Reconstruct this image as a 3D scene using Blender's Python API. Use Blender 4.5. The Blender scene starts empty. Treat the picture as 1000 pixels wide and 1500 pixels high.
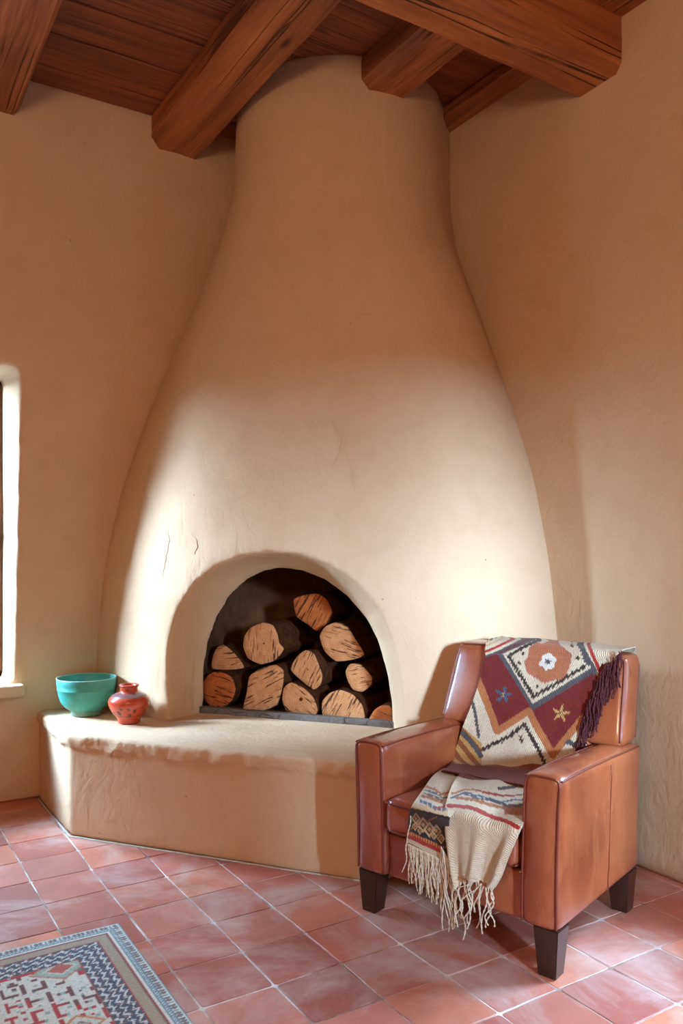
import bpy, bmesh, math, random
import numpy as np
from mathutils import Vector, Matrix, noise

random.seed(7)
SC = bpy.context.scene
COL = SC.collection
F = 1180.0            # focal length in pixels of the 1000x1500 frame
HOR = 800.0           # horizon row
EYE = 1.4
CA, SA = .848, .53

# ------------------------------------------------------------------ frames
def RM(x, d):
    """position measured right of / ahead of the viewer -> room axes (X toward right wall, Y toward left wall)"""
    return (CA*x + SA*d, -SA*x + CA*d)
def ray(px, py):
    u = (px-500)/F
    X, Y = RM(u, 1.0)
    return Vector((X, Y, -(py-HOR)/F))
EYEP = Vector((0, 0, EYE))
def hit(px, py, p0, n):
    r = ray(px, py)
    t = (p0-EYEP).dot(n)/r.dot(n)
    return EYEP + r*t
def EG(e, g, z=0.):
    """fireplace frame: e along its front, g into the corner"""
    x = .937*e + .35*g; d = -.35*e + .937*g
    X, Y = RM(x, d)
    return Vector((X, Y, z))
G_DIR = (EG(0, 1)-EG(0, 0)).normalized()
E_DIR = (EG(1, 0)-EG(0, 0)).normalized()
def to_eg(p):
    q = Vector((p.x, p.y, 0))
    return q.dot(E_DIR), q.dot(G_DIR)

# ------------------------------------------------------------------ objects
def tag(o, label=None, cat=None, group=None, kind=None):
    if label: o['label'] = label
    if cat: o['category'] = cat
    if group: o['group'] = group
    if kind: o['kind'] = kind
    return o
def empty(name, loc=(0, 0, 0), rz=0):
    o = bpy.data.objects.new(name, None); COL.objects.link(o)
    o.location = loc; o.rotation_euler = (0, 0, rz); o.empty_display_size = .1
    return o
def link(name, me, mat=None, parent=None, smooth=True):
    o = bpy.data.objects.new(name, me); COL.objects.link(o)
    if mat is not None:
        for m in (mat if isinstance(mat, (list, tuple)) else [mat]): me.materials.append(m)
    if smooth and len(me.polygons):
        me.polygons.foreach_set('use_smooth', [True]*len(me.polygons))
    if parent: o.parent = parent
    return o
def from_bm(name, bm, mat=None, parent=None, smooth=True):
    me = bpy.data.meshes.new(name)
    bmesh.ops.recalc_face_normals(bm, faces=bm.faces)
    bm.to_mesh(me); bm.free()
    return link(name, me, mat, parent, smooth)
def from_py(name, v, f, mat=None, parent=None, smooth=True):
    me = bpy.data.meshes.new(name)
    me.from_pydata([tuple(p) for p in v], [], f); me.update()
    return link(name, me, mat, parent, smooth)
def applied(o, mods):
    """apply modifiers through the evaluated mesh, no operators"""
    for kind, kw in mods:
        m = o.modifiers.new(kind.lower(), kind)
        for k, v in kw.items(): setattr(m, k, v)
    dg = bpy.context.evaluated_depsgraph_get(); dg.update()
    me = bpy.data.meshes.new_from_object(o.evaluated_get(dg), preserve_all_data_layers=True, depsgraph=dg)
    old = o.data; o.modifiers.clear(); o.data = me
    return o
def drop(o):
    me = o.data; bpy.data.objects.remove(o); bpy.data.meshes.remove(me)
def box_bm(bm, lo, hi):
    x0, y0, z0 = lo; x1, y1, z1 = hi
    v = [bm.verts.new(p) for p in ((x0,y0,z0),(x1,y0,z0),(x1,y1,z0),(x0,y1,z0),(x0,y0,z1),(x1,y0,z1),(x1,y1,z1),(x0,y1,z1))]
    for f in ((0,3,2,1),(4,5,6,7),(0,1,5,4),(1,2,6,5),(2,3,7,6),(3,0,4,7)): bm.faces.new([v[i] for i in f])
def prism_bm(bm, bottom, top):
    a = [bm.verts.new(p) for p in bottom]; b = [bm.verts.new(p) for p in top]
    n = len(a)
    bm.faces.new(a[::-1]); bm.faces.new(b)
    for i in range(n): bm.faces.new((a[i], a[(i+1) % n], b[(i+1) % n], b[i]))
def rings_py(rings, closed=True, cap=True):
    v = [p for r in rings for p in r]; n = len(rings[0]); f = []
    for i in range(len(rings)-1):
        for j in range(n if closed else n-1):
            k = (j+1) % n
            f.append((i*n+j, i*n+k, (i+1)*n+k, (i+1)*n+j))
    if cap and closed:
        f.append(tuple(range(n))[::-1]); f.append(tuple((len(rings)-1)*n+j for j in range(n)))
    return v, f
def round_box(bm, lo, hi, r, n=6, bulge=(0, 0, 0), warp=None):
    """box with rounded edges of radius r and softly crowned faces"""
    c = [(a+b)/2 for a, b in zip(lo, hi)]; h = [(b-a)/2 for a, b in zip(lo, hi)]
    def ticks(H):
        inner = np.linspace(-(H-r), H-r, n+1)
        cor = [r*(1-math.cos(a)) for a in (0, .4, .8, 1.2)]
        lowr = [-H + r*(1-math.cos(t)) for t in (0, .55, 1.05)]
        return [*lowr, *inner, *[-t for t in lowr[::-1]]]
    T = [ticks(H) for H in h]
    key = {}
    def vert(i, j, k):
        q = (i, j, k)
        if q in key: return key[q]
        p = [T[0][i], T[1][j], T[2][k]]
        core = [max(-(H-r), min(H-r, t)) for t, H in zip(p, h)]
        d = Vector([a-b for a, b in zip(p, core)])
        if d.length > 1e-9:
            d = d.normalized()*r
        s = [core[m]+d[m] for m in range(3)]
        nrm = [core[m]/max(h[m]-r, 1e-6) for m in range(3)]
        for m in range(3):
            o1, o2 = [q_ for q_ in range(3) if q_ != m]
            w = (1-nrm[o1]**2)*(1-nrm[o2]**2)
            s[m] += bulge[m]*w*max(-1, min(1, p[m]/h[m]))
        P = Vector([s[m]+c[m] for m in range(3)])
        if warp: P = Vector(warp(P))
        key[q] = bm.verts.new(P)
        return key[q]
    L = [len(t)-1 for t in T]
    for m in range(3):
        o1, o2 = [q_ for q_ in range(3) if q_ != m]
        for side in (0, L[m]):
            for a in range(L[o1]):
                for b in range(L[o2]):
                    fs = []
                    for da, db in ((0, 0), (1, 0), (1, 1), (0, 1)):
                        ix = [0, 0, 0]; ix[m] = side; ix[o1] = a+da; ix[o2] = b+db
                        fs.append(vert(*ix))
                    try: bm.faces.new(fs)
                    except ValueError: pass
def tube(path, r, k=6, taper=1.0):
    path = [Vector(p) for p in path]
    rings = []
    up = Vector((0.13, .21, .97)).normalized()
    for i, p in enumerate(path):
        t = (path[min(i+1, len(path)-1)]-path[max(i-1, 0)]).normalized()
        a = t.cross(up)
        if a.length < 1e-3: a = t.cross(Vector((1, 0, 0)))
        a.normalize(); b = a.cross(t).normalized(); up = b
        R = r*(1+(taper-1)*i/max(1, len(path)-1))
        rings.append([p+a*R*math.cos(2*math.pi*j/k)+b*R*math.sin(2*math.pi*j/k) for j in range(k)])
    return rings_py(rings)
class Bag:
    def __init__(s): s.v = []; s.f = []
    def add(s, vf):
        o = len(s.v); s.v += list(vf[0]); s.f += [tuple(i+o for i in q) for q in vf[1]]
    def build(s, name, mat, parent=None, smooth=True): return from_py(name, s.v, s.f, mat, parent, smooth)
def smooth_path(pts, n=8):
    pts = [Vector(p) for p in pts]; out = []
    for i in range(len(pts)-1):
        p0 = pts[max(i-1, 0)]; p1 = pts[i]; p2 = pts[i+1]; p3 = pts[min(i+2, len(pts)-1)]
        for k in range(n):
            t = k/n
            out.append(.5*((2*p1)+(p2-p0)*t+(2*p0-5*p1+4*p2-p3)*t*t+(3*p1-p0-3*p2+p3)*t**3))
    out.append(pts[-1]); return out
def lathe(profile, n=64):
    return rings_py([[Vector((r*math.cos(2*math.pi*j/n), r*math.sin(2*math.pi*j/n), z)) for j in range(n)] for r, z in profile], cap=True)

# ------------------------------------------------------------------ materials
def lin(r, g, b, a=1):
    f = lambda c: (c/255/12.92) if c/255 <= .04045 else ((c/255+.055)/1.055)**2.4
    return (f(r), f(g), f(b), a)
class Mat:
    def __init__(s, name):
        s.m = bpy.data.materials.new(name); s.m.use_nodes = True
        s.nt = s.m.node_tree; s.b = s.nt.nodes['Principled BSDF']; s.out = s.nt.nodes['Material Output']
        s.tc = s.nt.nodes.new('ShaderNodeTexCoord'); s.obj = s.tc.outputs['Object']
    def put(s, sock, val):
        if hasattr(val, 'links') or isinstance(val, bpy.types.NodeSocket): s.nt.links.new(val, sock)
        else: sock.default_value = val
    def node(s, t, ins=None, **kw):
        n = s.nt.nodes.new('ShaderNode'+t)
        for k, v in kw.items(): setattr(n, k, v)
        for k, v in (ins or {}).items(): s.put(n.inputs[k], v)
        return n
    def math(s, op, a, b=0., c=0., clamp=False):
        n = s.node('Math', {0: a, 1: b, 2: c}, operation=op); n.use_clamp = clamp
        return n.outputs[0]
    def vmath(s, op, a, b=None, out=0):
        n = s.node('VectorMath', {0: a}, operation=op)
        if b is not None: s.put(n.inputs[1], b)
        return n.outputs[out]
    def scale(s, v, sc, rot=(0, 0, 0), loc=(0, 0, 0)):
        return s.node('Mapping', {'Vector': v, 'Scale': sc, 'Rotation': rot, 'Location': loc}).outputs[0]
    def noise(s, v, sc, det=4, rough=.55, dist=0., col=False):
        n = s.node('TexNoise', {'Vector': v, 'Scale': sc, 'Detail': det, 'Roughness': rough, 'Distortion': dist})
        return n.outputs[1 if col else 0]
    def ramp(s, fac, stops, interp='LINEAR'):
        n = s.node('ValToRGB', {0: fac}); cr = n.color_ramp; cr.interpolation = interp
        while len(cr.elements) < len(stops): cr.elements.new(.5)
        for e, (p, c) in zip(cr.elements, stops):
            e.position = p; e.color = c if len(c) == 4 else (*c, 1)
        return n.outputs[0]
    def bw(s, fac, a, b):
        n = s.node('MapRange', {0: fac, 1: a, 2: b, 3: 0., 4: 1.}); return n.outputs[0]
    def mix(s, fac, a, b, mode='MIX'):
        n = s.node('Mix', data_type='RGBA', blend_type=mode)
        s.put(n.inputs[0], fac); s.put(n.inputs[6], a); s.put(n.inputs[7], b)
        return n.outputs[2]
    def bump(s, h, dist=.01, strength=1., prev=None):
        n = s.node('Bump', {'Height': h, 'Distance': dist, 'Strength': strength})
        if prev is not None: s.put(n.inputs['Normal'], prev)
        return n.outputs[0]
    def seg(s, v, a, b):
        """distance from v to the segment a-b"""
        a = Vector(a); b = Vector(b); ab = b-a
        pa = s.vmath('SUBTRACT', v, tuple(a))
        t = s.vmath('DOT_PRODUCT', pa, tuple(ab), out=1)
        t = s.math('DIVIDE', t, ab.length_squared, clamp=True)
        n = s.node('VectorMath', {0: tuple(ab)}, operation='SCALE'); s.put(n.inputs['Scale'], t)
        return s.vmath('LENGTH', s.vmath('SUBTRACT', pa, n.outputs[0]), out=1)
    def fin(s, color=None, rough=None, normal=None, **kw):
        if color is not None: s.put(s.b.inputs['Base Color'], color)
        if rough is not None: s.put(s.b.inputs['Roughness'], rough)
        if normal is not None: s.put(s.b.inputs['Normal'], normal)
        for k, v in kw.items(): s.put(s.b.inputs[k], v)
        return s.m

PLASTER = (208, 176, 141)
def plaster(name, cracks=None, rough_edge=0.):
    M = Mat(name)
    o = M.obj
    big = M.noise(o, 1.3, 3, .5)
    mid = M.noise(o, 7, 5, .6, .6)
    fine = M.noise(o, 60, 4, .6)
    c = M.mix(M.bw(big, .3, .7), lin(*PLASTER), lin(214, 183, 149))
    c = M.mix(M.math('MULTIPLY', M.bw(mid, .45, .75), .35), c, lin(194, 162, 120))
    pits = M.node('TexVoronoi', {'Vector': o, 'Scale': 5.5, 'Randomness': 1.}).outputs['Distance']
    pit = M.math('LESS_THAN', pits, .022)
    c = M.mix(M.math('MULTIPLY', pit, .6), c, lin(96, 66, 44))
    nb = M.bump(M.noise(o, 2.6, 3, .5), .025, .5)
    swirl = M.noise(M.scale(o, (1, 1, .6)), 14, 6, .62, 1.4)
    nb = M.bump(swirl, .008, .65, nb)
    nb = M.bump(fine, .0025, .8, nb)
    hair = M.node('TexVoronoi', {'Vector': M.vmath('ADD', o, M.vmath('MULTIPLY', M.noise(o, 4, 4, .6, 0, True), (.35, .35, .35))), 'Scale': 1.1}, feature='DISTANCE_TO_EDGE').outputs['Distance']
    hm = M.math('MULTIPLY', M.math('LESS_THAN', hair, .0035), M.bw(M.noise(o, .9, 2), .52, .6))
    nb = M.bump(M.math('MULTIPLY', hm, -1.), .0012, .5, nb)
    if cracks:
        wob = M.vmath('MULTIPLY', M.vmath('SUBTRACT', M.noise(o, 28, 4, .6, 0, True), (.5, .5, .5)), (.035, .035, .035))
        v = M.vmath('ADD', o, wob)
        d = None; w = None
        for a, b, wd in cracks:
            q = M.math('DIVIDE', M.seg(v, a, b), wd)
            d = q if d is None else M.math('MINIMUM', d, q)
        ridge = M.math('SUBTRACT', 1., M.bw(d, .0, 1.6))
        nb = M.bump(ridge, .006, 1., nb)
        gap = M.math('LESS_THAN', d, .32)
        nb = M.bump(M.math('MULTIPLY', gap, -1.), .003, .6, nb)
        c = M.mix(M.math('MULTIPLY', gap, .25), c, lin(168, 126, 86))
    return M.fin(c, .86, nb, **{'Specular IOR Level': .18})

def wood(name, axis, dark, lightc, scale=1., crack=.6, rough=.55, seed=0.):
    M = Mat(name)
    st = [9., 9., 9.]; st[axis] = .55
    v = M.scale(M.obj, tuple(t*scale for t in st), loc=(seed, seed*1.7, seed*.3))
    warp = M.noise(v, .35, 3, .5, 0, True)
    v2 = M.vmath('ADD', v, M.vmath('MULTIPLY', warp, (1.6, 1.6, 1.6)))
    g1 = M.noise(v2, 1.6, 8, .62, .5)
    g2 = M.noise(M.scale(v2, (4, 4, 4)), 2.2, 5, .6)
    blot = M.noise(M.obj, 1.7, 3, .5)
    f = M.math('ADD', M.math('MULTIPLY', g1, .65), M.math('MULTIPLY', g2, .35))
    c = M.ramp(f, [(.30, dark), (.47, tuple((a+b)/2 for a, b in zip(dark, lightc))), (.62, lightc)])
    c = M.mix(M.bw(blot, .35, .75), c, M.mix(.5, c, dark))
    # knots
    ks = [1.9, 1.9, 1.9]; ks[axis] = .75
    kn = M.node('TexVoronoi', {'Vector': M.scale(M.obj, tuple(ks), loc=(seed*2, .3, seed)), 'Scale': 1.7}).outputs['Distance']
    kk = M.math('SUBTRACT', 1., M.bw(kn, .015, .075))
    c = M.mix(M.math('MULTIPLY', kk, .85), c, lin(38, 18, 10))
    # drying cracks along the grain
    cs = [20., 20., 20.]; cs[axis] = .28
    cv = M.vmath('ADD', M.scale(M.obj, tuple(cs), loc=(seed, 2+seed, 0)), M.vmath('MULTIPLY', warp, (2.4, 2.4, 2.4)))
    cn = M.node('TexVoronoi', {'Vector': cv, 'Scale': .55}, feature='DISTANCE_TO_EDGE').outputs['Distance']
    cm = M.math('MULTIPLY', M.math('SUBTRACT', 1., M.bw(cn, .008, .028)), M.bw(M.noise(M.obj, 2.3, 2), .40, .56))
    c = M.mix(M.math('MULTIPLY', cm, crack), c, lin(30, 14, 8))
    nb = M.bump(g1, .008, .6)
    nb = M.bump(M.math('MULTIPLY', cm, -1.), .012, .9, nb)
    nb = M.bump(g2, .002, .6, nb)
    return M.fin(c, rough, nb, **{'Specular IOR Level': .35})

def leather(name='tan_leather'):
    M = Mat(name); o = M.obj
    n1 = M.noise(o, 2.4, 4, .55); n2 = M.noise(M.scale(o, (1, 1, .35)), 9, 6, .65, .6)
    c = M.ramp(n1, [(.3, lin(120, 54, 32)), (.5, lin(146, 72, 42)), (.72, lin(168, 92, 56))])
    c = M.mix(M.bw(n2, .52, .78), c, lin(176, 98, 60))
    sc = M.noise(M.scale(o, (60, 6, 9), rot=(.2, .3, .5)), 1.2, 4, .7)
    c = M.mix(M.math('MULTIPLY', M.bw(sc, .66, .74), .3), c, lin(205, 140, 100))
    pores = M.node('TexVoronoi', {'Vector': o, 'Scale': 420.}).outputs['Distance']
    nb = M.bump(M.noise(o, 11, 4, .6), .006, .35)
    nb = M.bump(pores, .0004, .5, nb)
    r = M.math('ADD', .2, M.math('MULTIPLY', n2, .2))
    return M.fin(c, r, nb, **{'Specular IOR Level': .5, 'Coat Weight': .8, 'Coat Roughness': .12})

def simple(name, col, rough=.5, bump=None, var=.12, sc=20., **kw):
    M = Mat(name)
    n = M.noise(M.obj, sc, 4, .6)
    dk = tuple(c*(1-var*2) for c in col[:3])+(1,)
    c = M.mix(M.bw(n, .35, .75), col, dk)
    nb = M.bump(M.noise(M.obj, sc*3, 4, .6), bump, .6) if bump else None
    return M.fin(c, rough, nb, **kw)

def textile(name, weave=520., depth=.0012):
    M = Mat(name)
    at = M.node('Attribute', attribute_name='dye').outputs['Color']
    uv = M.node('UVMap', uv_map='weave').outputs[0]
    w1 = M.node('TexWave', {'Vector': uv, 'Scale': 1., 'Distortion': 1.2, 'Detail': 2., 'Detail Scale': 2.}, bands_direction='DIAGONAL').outputs['Fac']
    fz = M.noise(M.obj, 320, 3, .6)
    at = M.mix(M.math('MULTIPLY', M.math('SUBTRACT', 1., w1), .22), at, M.mix(1., at, (.42, .38, .35, 1), 'MULTIPLY'))
    c = M.mix(M.math('MULTIPLY', M.bw(M.noise(M.obj, 90, 3), .4, .7), .22), at, M.mix(1., at, (.45, .42, .4, 1), 'MULTIPLY'))
    nb = M.bump(w1, depth*1.6, .9); nb = M.bump(fz, depth*.8, .7, nb)
    return M.fin(c, .93, nb, **{'Specular IOR Level': .1, 'Sheen Weight': .25, 'Sheen Roughness': .5})

CRACKS = [([(484, 614), (491, 633), (497, 642), (493, 657), (495, 661), (484, 685)], .013), ([(497, 652), (508, 668), (513, 690), (519, 720)], .006),
    ([(515, 472), (531, 461), (550, 460)], .007), ([(531, 461), (534, 440)], .004), ([(516, 472), (516, 498)], .003),
    ([(338, 380), (350, 377), (362, 374)], .009), ([(243, 765), (248, 790), (240, 830), (237, 855)], .004), ([(588, 920), (593, 940), (600, 955)], .006), ([(286, 785), (289, 800), (284, 812)], .006)]
m_plaster = plaster('adobe_plaster')
m_bell = m_plaster
ED, EL = lin(104, 54, 28), lin(200, 126, 74)
m_beam_y = wood('beam_wood', 1, ED, EL, 1., .6, .5)
m_beam_x = wood('cross_beam_wood', 0, lin(112, 58, 30), lin(208, 130, 76), .8, .9, .48, 3.1)
m_plank = wood('ceiling_board_wood', 0, lin(88, 42, 22), lin(172, 98, 56), 1.2, .2, .6, 5.3)
m_sill = wood('weathered_grey_wood', 0, lin(84, 74, 68), lin(120, 108, 98), 2., .1, .8, 1.3)
m_wframe = wood('window_wood', 2, lin(60, 30, 16), lin(120, 70, 38), 2., .2, .5)
m_leather = leather()
m_pipe = simple('leather_piping', lin(120, 52, 30), .4, None, .15, 8)
m_leg = simple('dark_stained_leg_wood', lin(52, 24, 17), .3, .0006, .15, 14, **{'Coat Weight': .3})
m_soot = simple('sooty_brick', lin(112, 74, 50), .95, .006, .25, 9, **{'Specular IOR Level': .05})
m_bark = simple('log_bark', lin(92, 50, 28), .92, .008, .35, 26, **{'Specular IOR Level': .05})
m_bead = simple('pale_plaster_bead', lin(205, 196, 180), .9, .004, .2, 30)
m_cord = simple('cream_wool', lin(226, 210, 184), .95, .001, .12, 200)
m_plum = simple('plum_wool', lin(82, 26, 32), .95, .001, .2, 200)
m_throw = textile('woven_throw')
m_rug = textile('woven_rug', depth=.0008)

# ------------------------------------------------------------------ setting
X1, Y1, X0, Y0, H = 2.93, 4.70, -2.7, -1.7, 3.80
LEAN = .33
def wall_y(z): return Y1 - LEAN*z/H

# floor: fired clay tiles on a bed of grout
T = .2485
def tile_material():
    M = Mat('terracotta_tiles')
    at = M.node('Attribute', attribute_name='dye')
    base = at.outputs['Color']
    o = M.obj
    n = M.noise(o, 5, 5, .6, .4)
    c = M.mix(M.bw(n, .35, .7), base, M.mix(.55, base, lin(140, 84, 66)))
    hz = M.noise(o, 2.1, 6, .68, .8)
    c = M.mix(M.math('MULTIPLY', M.bw(hz, .46, .68), .68), c, lin(200, 178, 170))
    sp = M.node('TexVoronoi', {'Vector': o, 'Scale': 26.}).outputs['Distance']
    c = M.mix(M.math('MULTIPLY', M.math('LESS_THAN', sp, .05), .6), c, lin(80, 38, 28))
    scr = M.noise(M.scale(o, (4, 30, 1), rot=(0, 0, .7)), 1.5, 4, .7)
    c = M.mix(M.math('MULTIPLY', M.bw(scr, .68, .73), .3), c, lin(206, 168, 150))
    nb = M.bump(M.noise(o, 9, 5, .6), .004, .5); nb = M.bump(M.noise(o, 80, 4), .0008, .6, nb)
    r = M.math('ADD', .26, M.math('MULTIPLY', M.noise(o, 6, 5, .65), .36))
    return M.fin(c, r, nb, **{'Specular IOR Level': .45})
m_tile = tile_material()
def grout_material():
    M = Mat('pale_grout'); n = M.noise(M.obj, 3.2, 5, .65)
    c = M.ramp(n, [(.36, lin(132, 96, 80)), (.5, lin(176, 156, 144)), (.62, lin(222, 214, 208))])
    return M.fin(c, .9, M.bump(M.noise(M.obj, 60, 4), .003, .6))
m_grout = grout_material()
def make_floor():
    V = []; Fc = []; cols = []; mats = []
    V += [(X0-.3, Y0-.3, -.0022), (X1+.1, Y0-.3, -.0022), (X1+.1, Y1+.1, -.0022), (X0-.3, Y1+.1, -.0022)]
    V += [(x, y, -.12) for x, y, z in V[:4]]
    cols += [(.5, .5, .5, 1)]*8
    Fc += [(0, 1, 2, 3), (7, 6, 5, 4), (0, 4, 5, 1), (1, 5, 6, 2), (2, 6, 7, 3), (3, 7, 4, 0)]; mats += [1]*6
    pal = [(176, 98, 74), (188, 108, 80), (164, 88, 68), (180, 104, 84), (160, 86, 72), (196, 116, 84), (150, 78, 64), (184, 112, 94)]
    i0 = math.floor((X0-.685)/T)-1; j0 = math.floor((Y0-2.79)/T)-1
    rnd = random.Random(11)
    corner = {}
    def cj(i, j):
        if (i, j) not in corner: corner[(i, j)] = (rnd.uniform(-.003, .003), rnd.uniform(-.003, .003))
        return corner[(i, j)]
    for i in range(i0, i0+26):
        for j in range(j0, j0+29):
            x = .685+i*T; y = 2.79+j*T
            if x > X1+.02 or y > Y1+.05 or x+T < X0 or y+T < Y0: continue
            g = rnd.uniform(.0018, .0042)
            zt = rnd.uniform(-.0006, .0008); tx = rnd.uniform(-.0035, .0035); ty = rnd.uniform(-.0035, .0035)
            col = lin(*rnd.choice(pal)); k = rnd.uniform(.86, 1.1); col = tuple(min(1, c*k*1.08+.01) for c in col[:3])+(1,)
            cs = []
            for (di, dj, sx, sy) in ((0, 0, 1, 1), (1, 0, -1, 1), (1, 1, -1, -1), (0, 1, 1, -1)):
                jx, jy = cj(i+di, j+dj)
                cs.append((x+di*T+jx+sx*g, y+dj*T+jy+sy*g, sx, sy))
            # rounded outline
            out = []
            R = .012
            for q, (cx, cy, sx, sy) in enumerate(cs):
                arc = [(R*(1-math.cos(a)), R*(1-math.sin(a))) for a in (0, .52, 1.05, 1.57)]
                pts = [(cx+sx*ax, cy+sy*ay) for ax, ay in arc]
                if q in (1, 3): pts = pts[::-1]
                # order so the outline runs counter-clockwise
                out += pts
            mx, my = x+T/2, y+T/2
            out.sort(key=lambda p: math.atan2(p[1]-my, p[0]-mx))
            n = len(out); b0 = len(V)
            def zz(px, py): return zt+tx*(px-mx)+ty*(py-my)
            for s, dz in ((1., -.006), (1., -.0012), (.988, 0.), (.6, .0002)):
                for px, py in out:
                    a, b = mx+(px-mx)*s, my+(py-my)*s
                    V.append((a, b, zz(a, b)+dz)); cols.append(col)
            for lv in range(3):
                for q in range(n):
                    q2 = (q+1) % n
                    Fc.append((b0+lv*n+q, b0+lv*n+q2, b0+(lv+1)*n+q2, b0+(lv+1)*n+q)); mats.append(0)
            Fc.append(tuple(b0+3*n+q for q in range(n))); mats.append(0)
    o = from_py('floor', V, Fc, [m_tile, m_grout])
    o.data.polygons.foreach_set('material_index', mats)
    ca = o.data.color_attributes.new('dye', 'FLOAT_COLOR', 'POINT')
    ca.data.foreach_set('color', np.array(cols, dtype=np.float32).ravel())
    o.data.set_sharp_from_angle(angle=math.radians(12))
    tag(o, kind='structure')
make_floor()

def tidy(o, amp=.004, sc=2.2, fn=None):
    """gentle hand-trowelled unevenness in the mesh itself"""
    me = o.data; n = len(me.vertices)
    co = np.empty(n*3, np.float32); me.vertices.foreach_get('co', co); co = co.reshape(-1, 3)
    no = np.empty(n*3, np.float32); me.vertices.foreach_get('normal', no); no = no.reshape(-1, 3)
    for i in range(n):
        p = Vector(co[i])
        d = amp*noise.noise(p*sc)+amp*.4*noise.noise(p*sc*3.3)
        if fn: d += fn(p)
        co[i] += no[i]*d
    me.vertices.foreach_set('co', co.ravel()); me.update()
    me.polygons.foreach_set('use_smooth', [True]*len(me.polygons))

def wall_with_window(name, solid, hole, voxel=.03):
    bm = bmesh.new(); solid(bm); a = from_bm(name, bm, m_plaster)
    bm = bmesh.new(); hole(bm); b = from_bm('cut', bm)
    applied(a, [('BOOLEAN', dict(object=b, operation='DIFFERENCE', solver='EXACT')),
                ('REMESH', dict(mode='VOXEL', voxel_size=voxel)), ('SMOOTH', dict(factor=.5, iterations=3))])
    drop(b); tidy(a, .005, 1.3)
    tag(a, kind='structure'); return a

WX0, WX1, WZ0, WZ1 = -.45, .80, .66, 2.34       # window in the left wall
def solid_left(bm):
    prism_bm(bm, [(X0-.3, Y1, 0), (X1+.02, Y1, 0), (X1+.02, Y1+.36, 0), (X0-.3, Y1+.36, 0)],
             [(X0-.3, Y1-LEAN, H+.02), (X1+.02, Y1-LEAN, H+.02), (X1+.02, Y1+.36, H+.02), (X0-.3, Y1+.36, H+.02)])
def hole_left(bm):
    a = [(WX0, Y1-.5, WZ0), (WX1+.055, Y1-.5, WZ0), (WX1+.055, Y1-.5, WZ1+.02), (WX0, Y1-.5, WZ1+.02)]
    b = [(WX0+.02, Y1+.6, WZ0), (WX1-.083, Y1+.6, WZ0), (WX1-.083, Y1+.6, WZ1-.03), (WX0+.02, Y1+.6, WZ1-.03)]
    prism_bm(bm, a, b)
wall_with_window('wall_left', solid_left, hole_left, .022)

QY0, QY1, QZ0, QZ1 = .45, 1.72, .85, 2.2      # window in the right wall, just outside the picture
def solid_right(bm): box_bm(bm, (X1, Y0-.3, 0), (X1+.3, Y1+.36, H+.02))
def hole_right(bm): box_bm(bm, (X1-.3, QY0, QZ0), (X1+.6, QY1, QZ1))
wall_with_window('wall_right', solid_right, hole_right, .04)

RX0, RX1, RZ0, RZ1 = 1.14, 1.64, .75, 2.2      # window in the rear wall, behind the viewer
def solid_rear(bm): box_bm(bm, (X0-.3, Y0-.3, 0), (X1+.02, Y0, H+.02))
def hole_rear(bm):
    box_bm(bm, (RX0, Y0-.6, RZ0), (RX1, Y0+.3, RZ1))
wall_with_window('wall_rear', solid_rear, hole_rear, .05)
bm = bmesh.new(); box_bm(bm, (X0-.3, Y0-.02, 0), (X0, Y1+.05, H+.02))
wl = from_bm('wall_side', bm, m_plaster); applied(wl, [('REMESH', dict(mode='VOXEL', voxel_size=.06))]); tidy(wl, .007, 1.1); tag(wl, kind='structure')

def glass():
    M = Mat('window_glass')
    tr = M.node('BsdfTransparent', {'Color': (.96, .98, .98, 1)}); gl = M.node('BsdfGlossy', {'Roughness': .02})
    fc = M.node('LayerWeight').outputs['Facing']
    mx = M.node('MixShader'); M.put(mx.inputs[0], M.math('ADD', .03, M.math('MULTIPLY', M.math('POWER', fc, 5.), .6))); M.put(mx.inputs[1], tr.outputs[0]); M.put(mx.inputs[2], gl.outputs[0])
    M.put(M.out.inputs[0], mx.outputs[0]); return M.m
m_glass = glass()
def window(name, c, wdir, n, w, z0, z1, sill=False):
    """frame and pane standing in an opening; c = centre of the opening, n = outward"""
    root = empty(name, (c[0], c[1], z0), math.atan2(wdir[1], wdir[0])); tag(root, kind='structure')
    bmf = bmesh.new(); t = .045
    h = z1-z0
    for lo, hi in (((-w/2, -.03, 0), (w/2, .03, t)), ((-w/2, -.03, h-t), (w/2, .03, h)), ((-w/2, -.03, 0), (-w/2+t, .03, h)),
                   ((w/2-t, -.03, 0), (w/2, .03, h)), ((-.015, -.02, 0), (.015, .02, h)), ((-w/2, -.02, h*.5-.015), (w/2, .02, h*.5+.015))):
        box_bm(bmf, lo, hi)
    from_bm('window_frame', bmf, m_wframe, root, False)
    bmf = bmesh.new(); box_bm(bmf, (-w/2+.02, -.004, .02), (w/2-.02, .004, h-.02)); from_bm('window_pane', bmf, m_glass, root, False)
    return root
w1 = window('window_1', ((WX0+WX1)/2-.018, Y1+.14), (1, 0), (0, 1), WX1-WX0+.02, WZ0, WZ1)
window('window_2', ((RX0+RX1)/2, Y0-.16), (1, 0), (0, -1), RX1-RX0, RZ0, RZ1)
window('window_3', (X1+.17, (QY0+QY1)/2), (0, 1), (1, 0), QY1-QY0, QZ0, QZ1)
bm = bmesh.new(); round_box(bm, (WX0-.03-(WX0+WX1)/2+.01, -.26, -.075), (WX1+.07-(WX0+WX1)/2+.01, .07, -.005), .022, 4)
sill = from_bm('window_sill', bm, m_plaster, w1)

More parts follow.
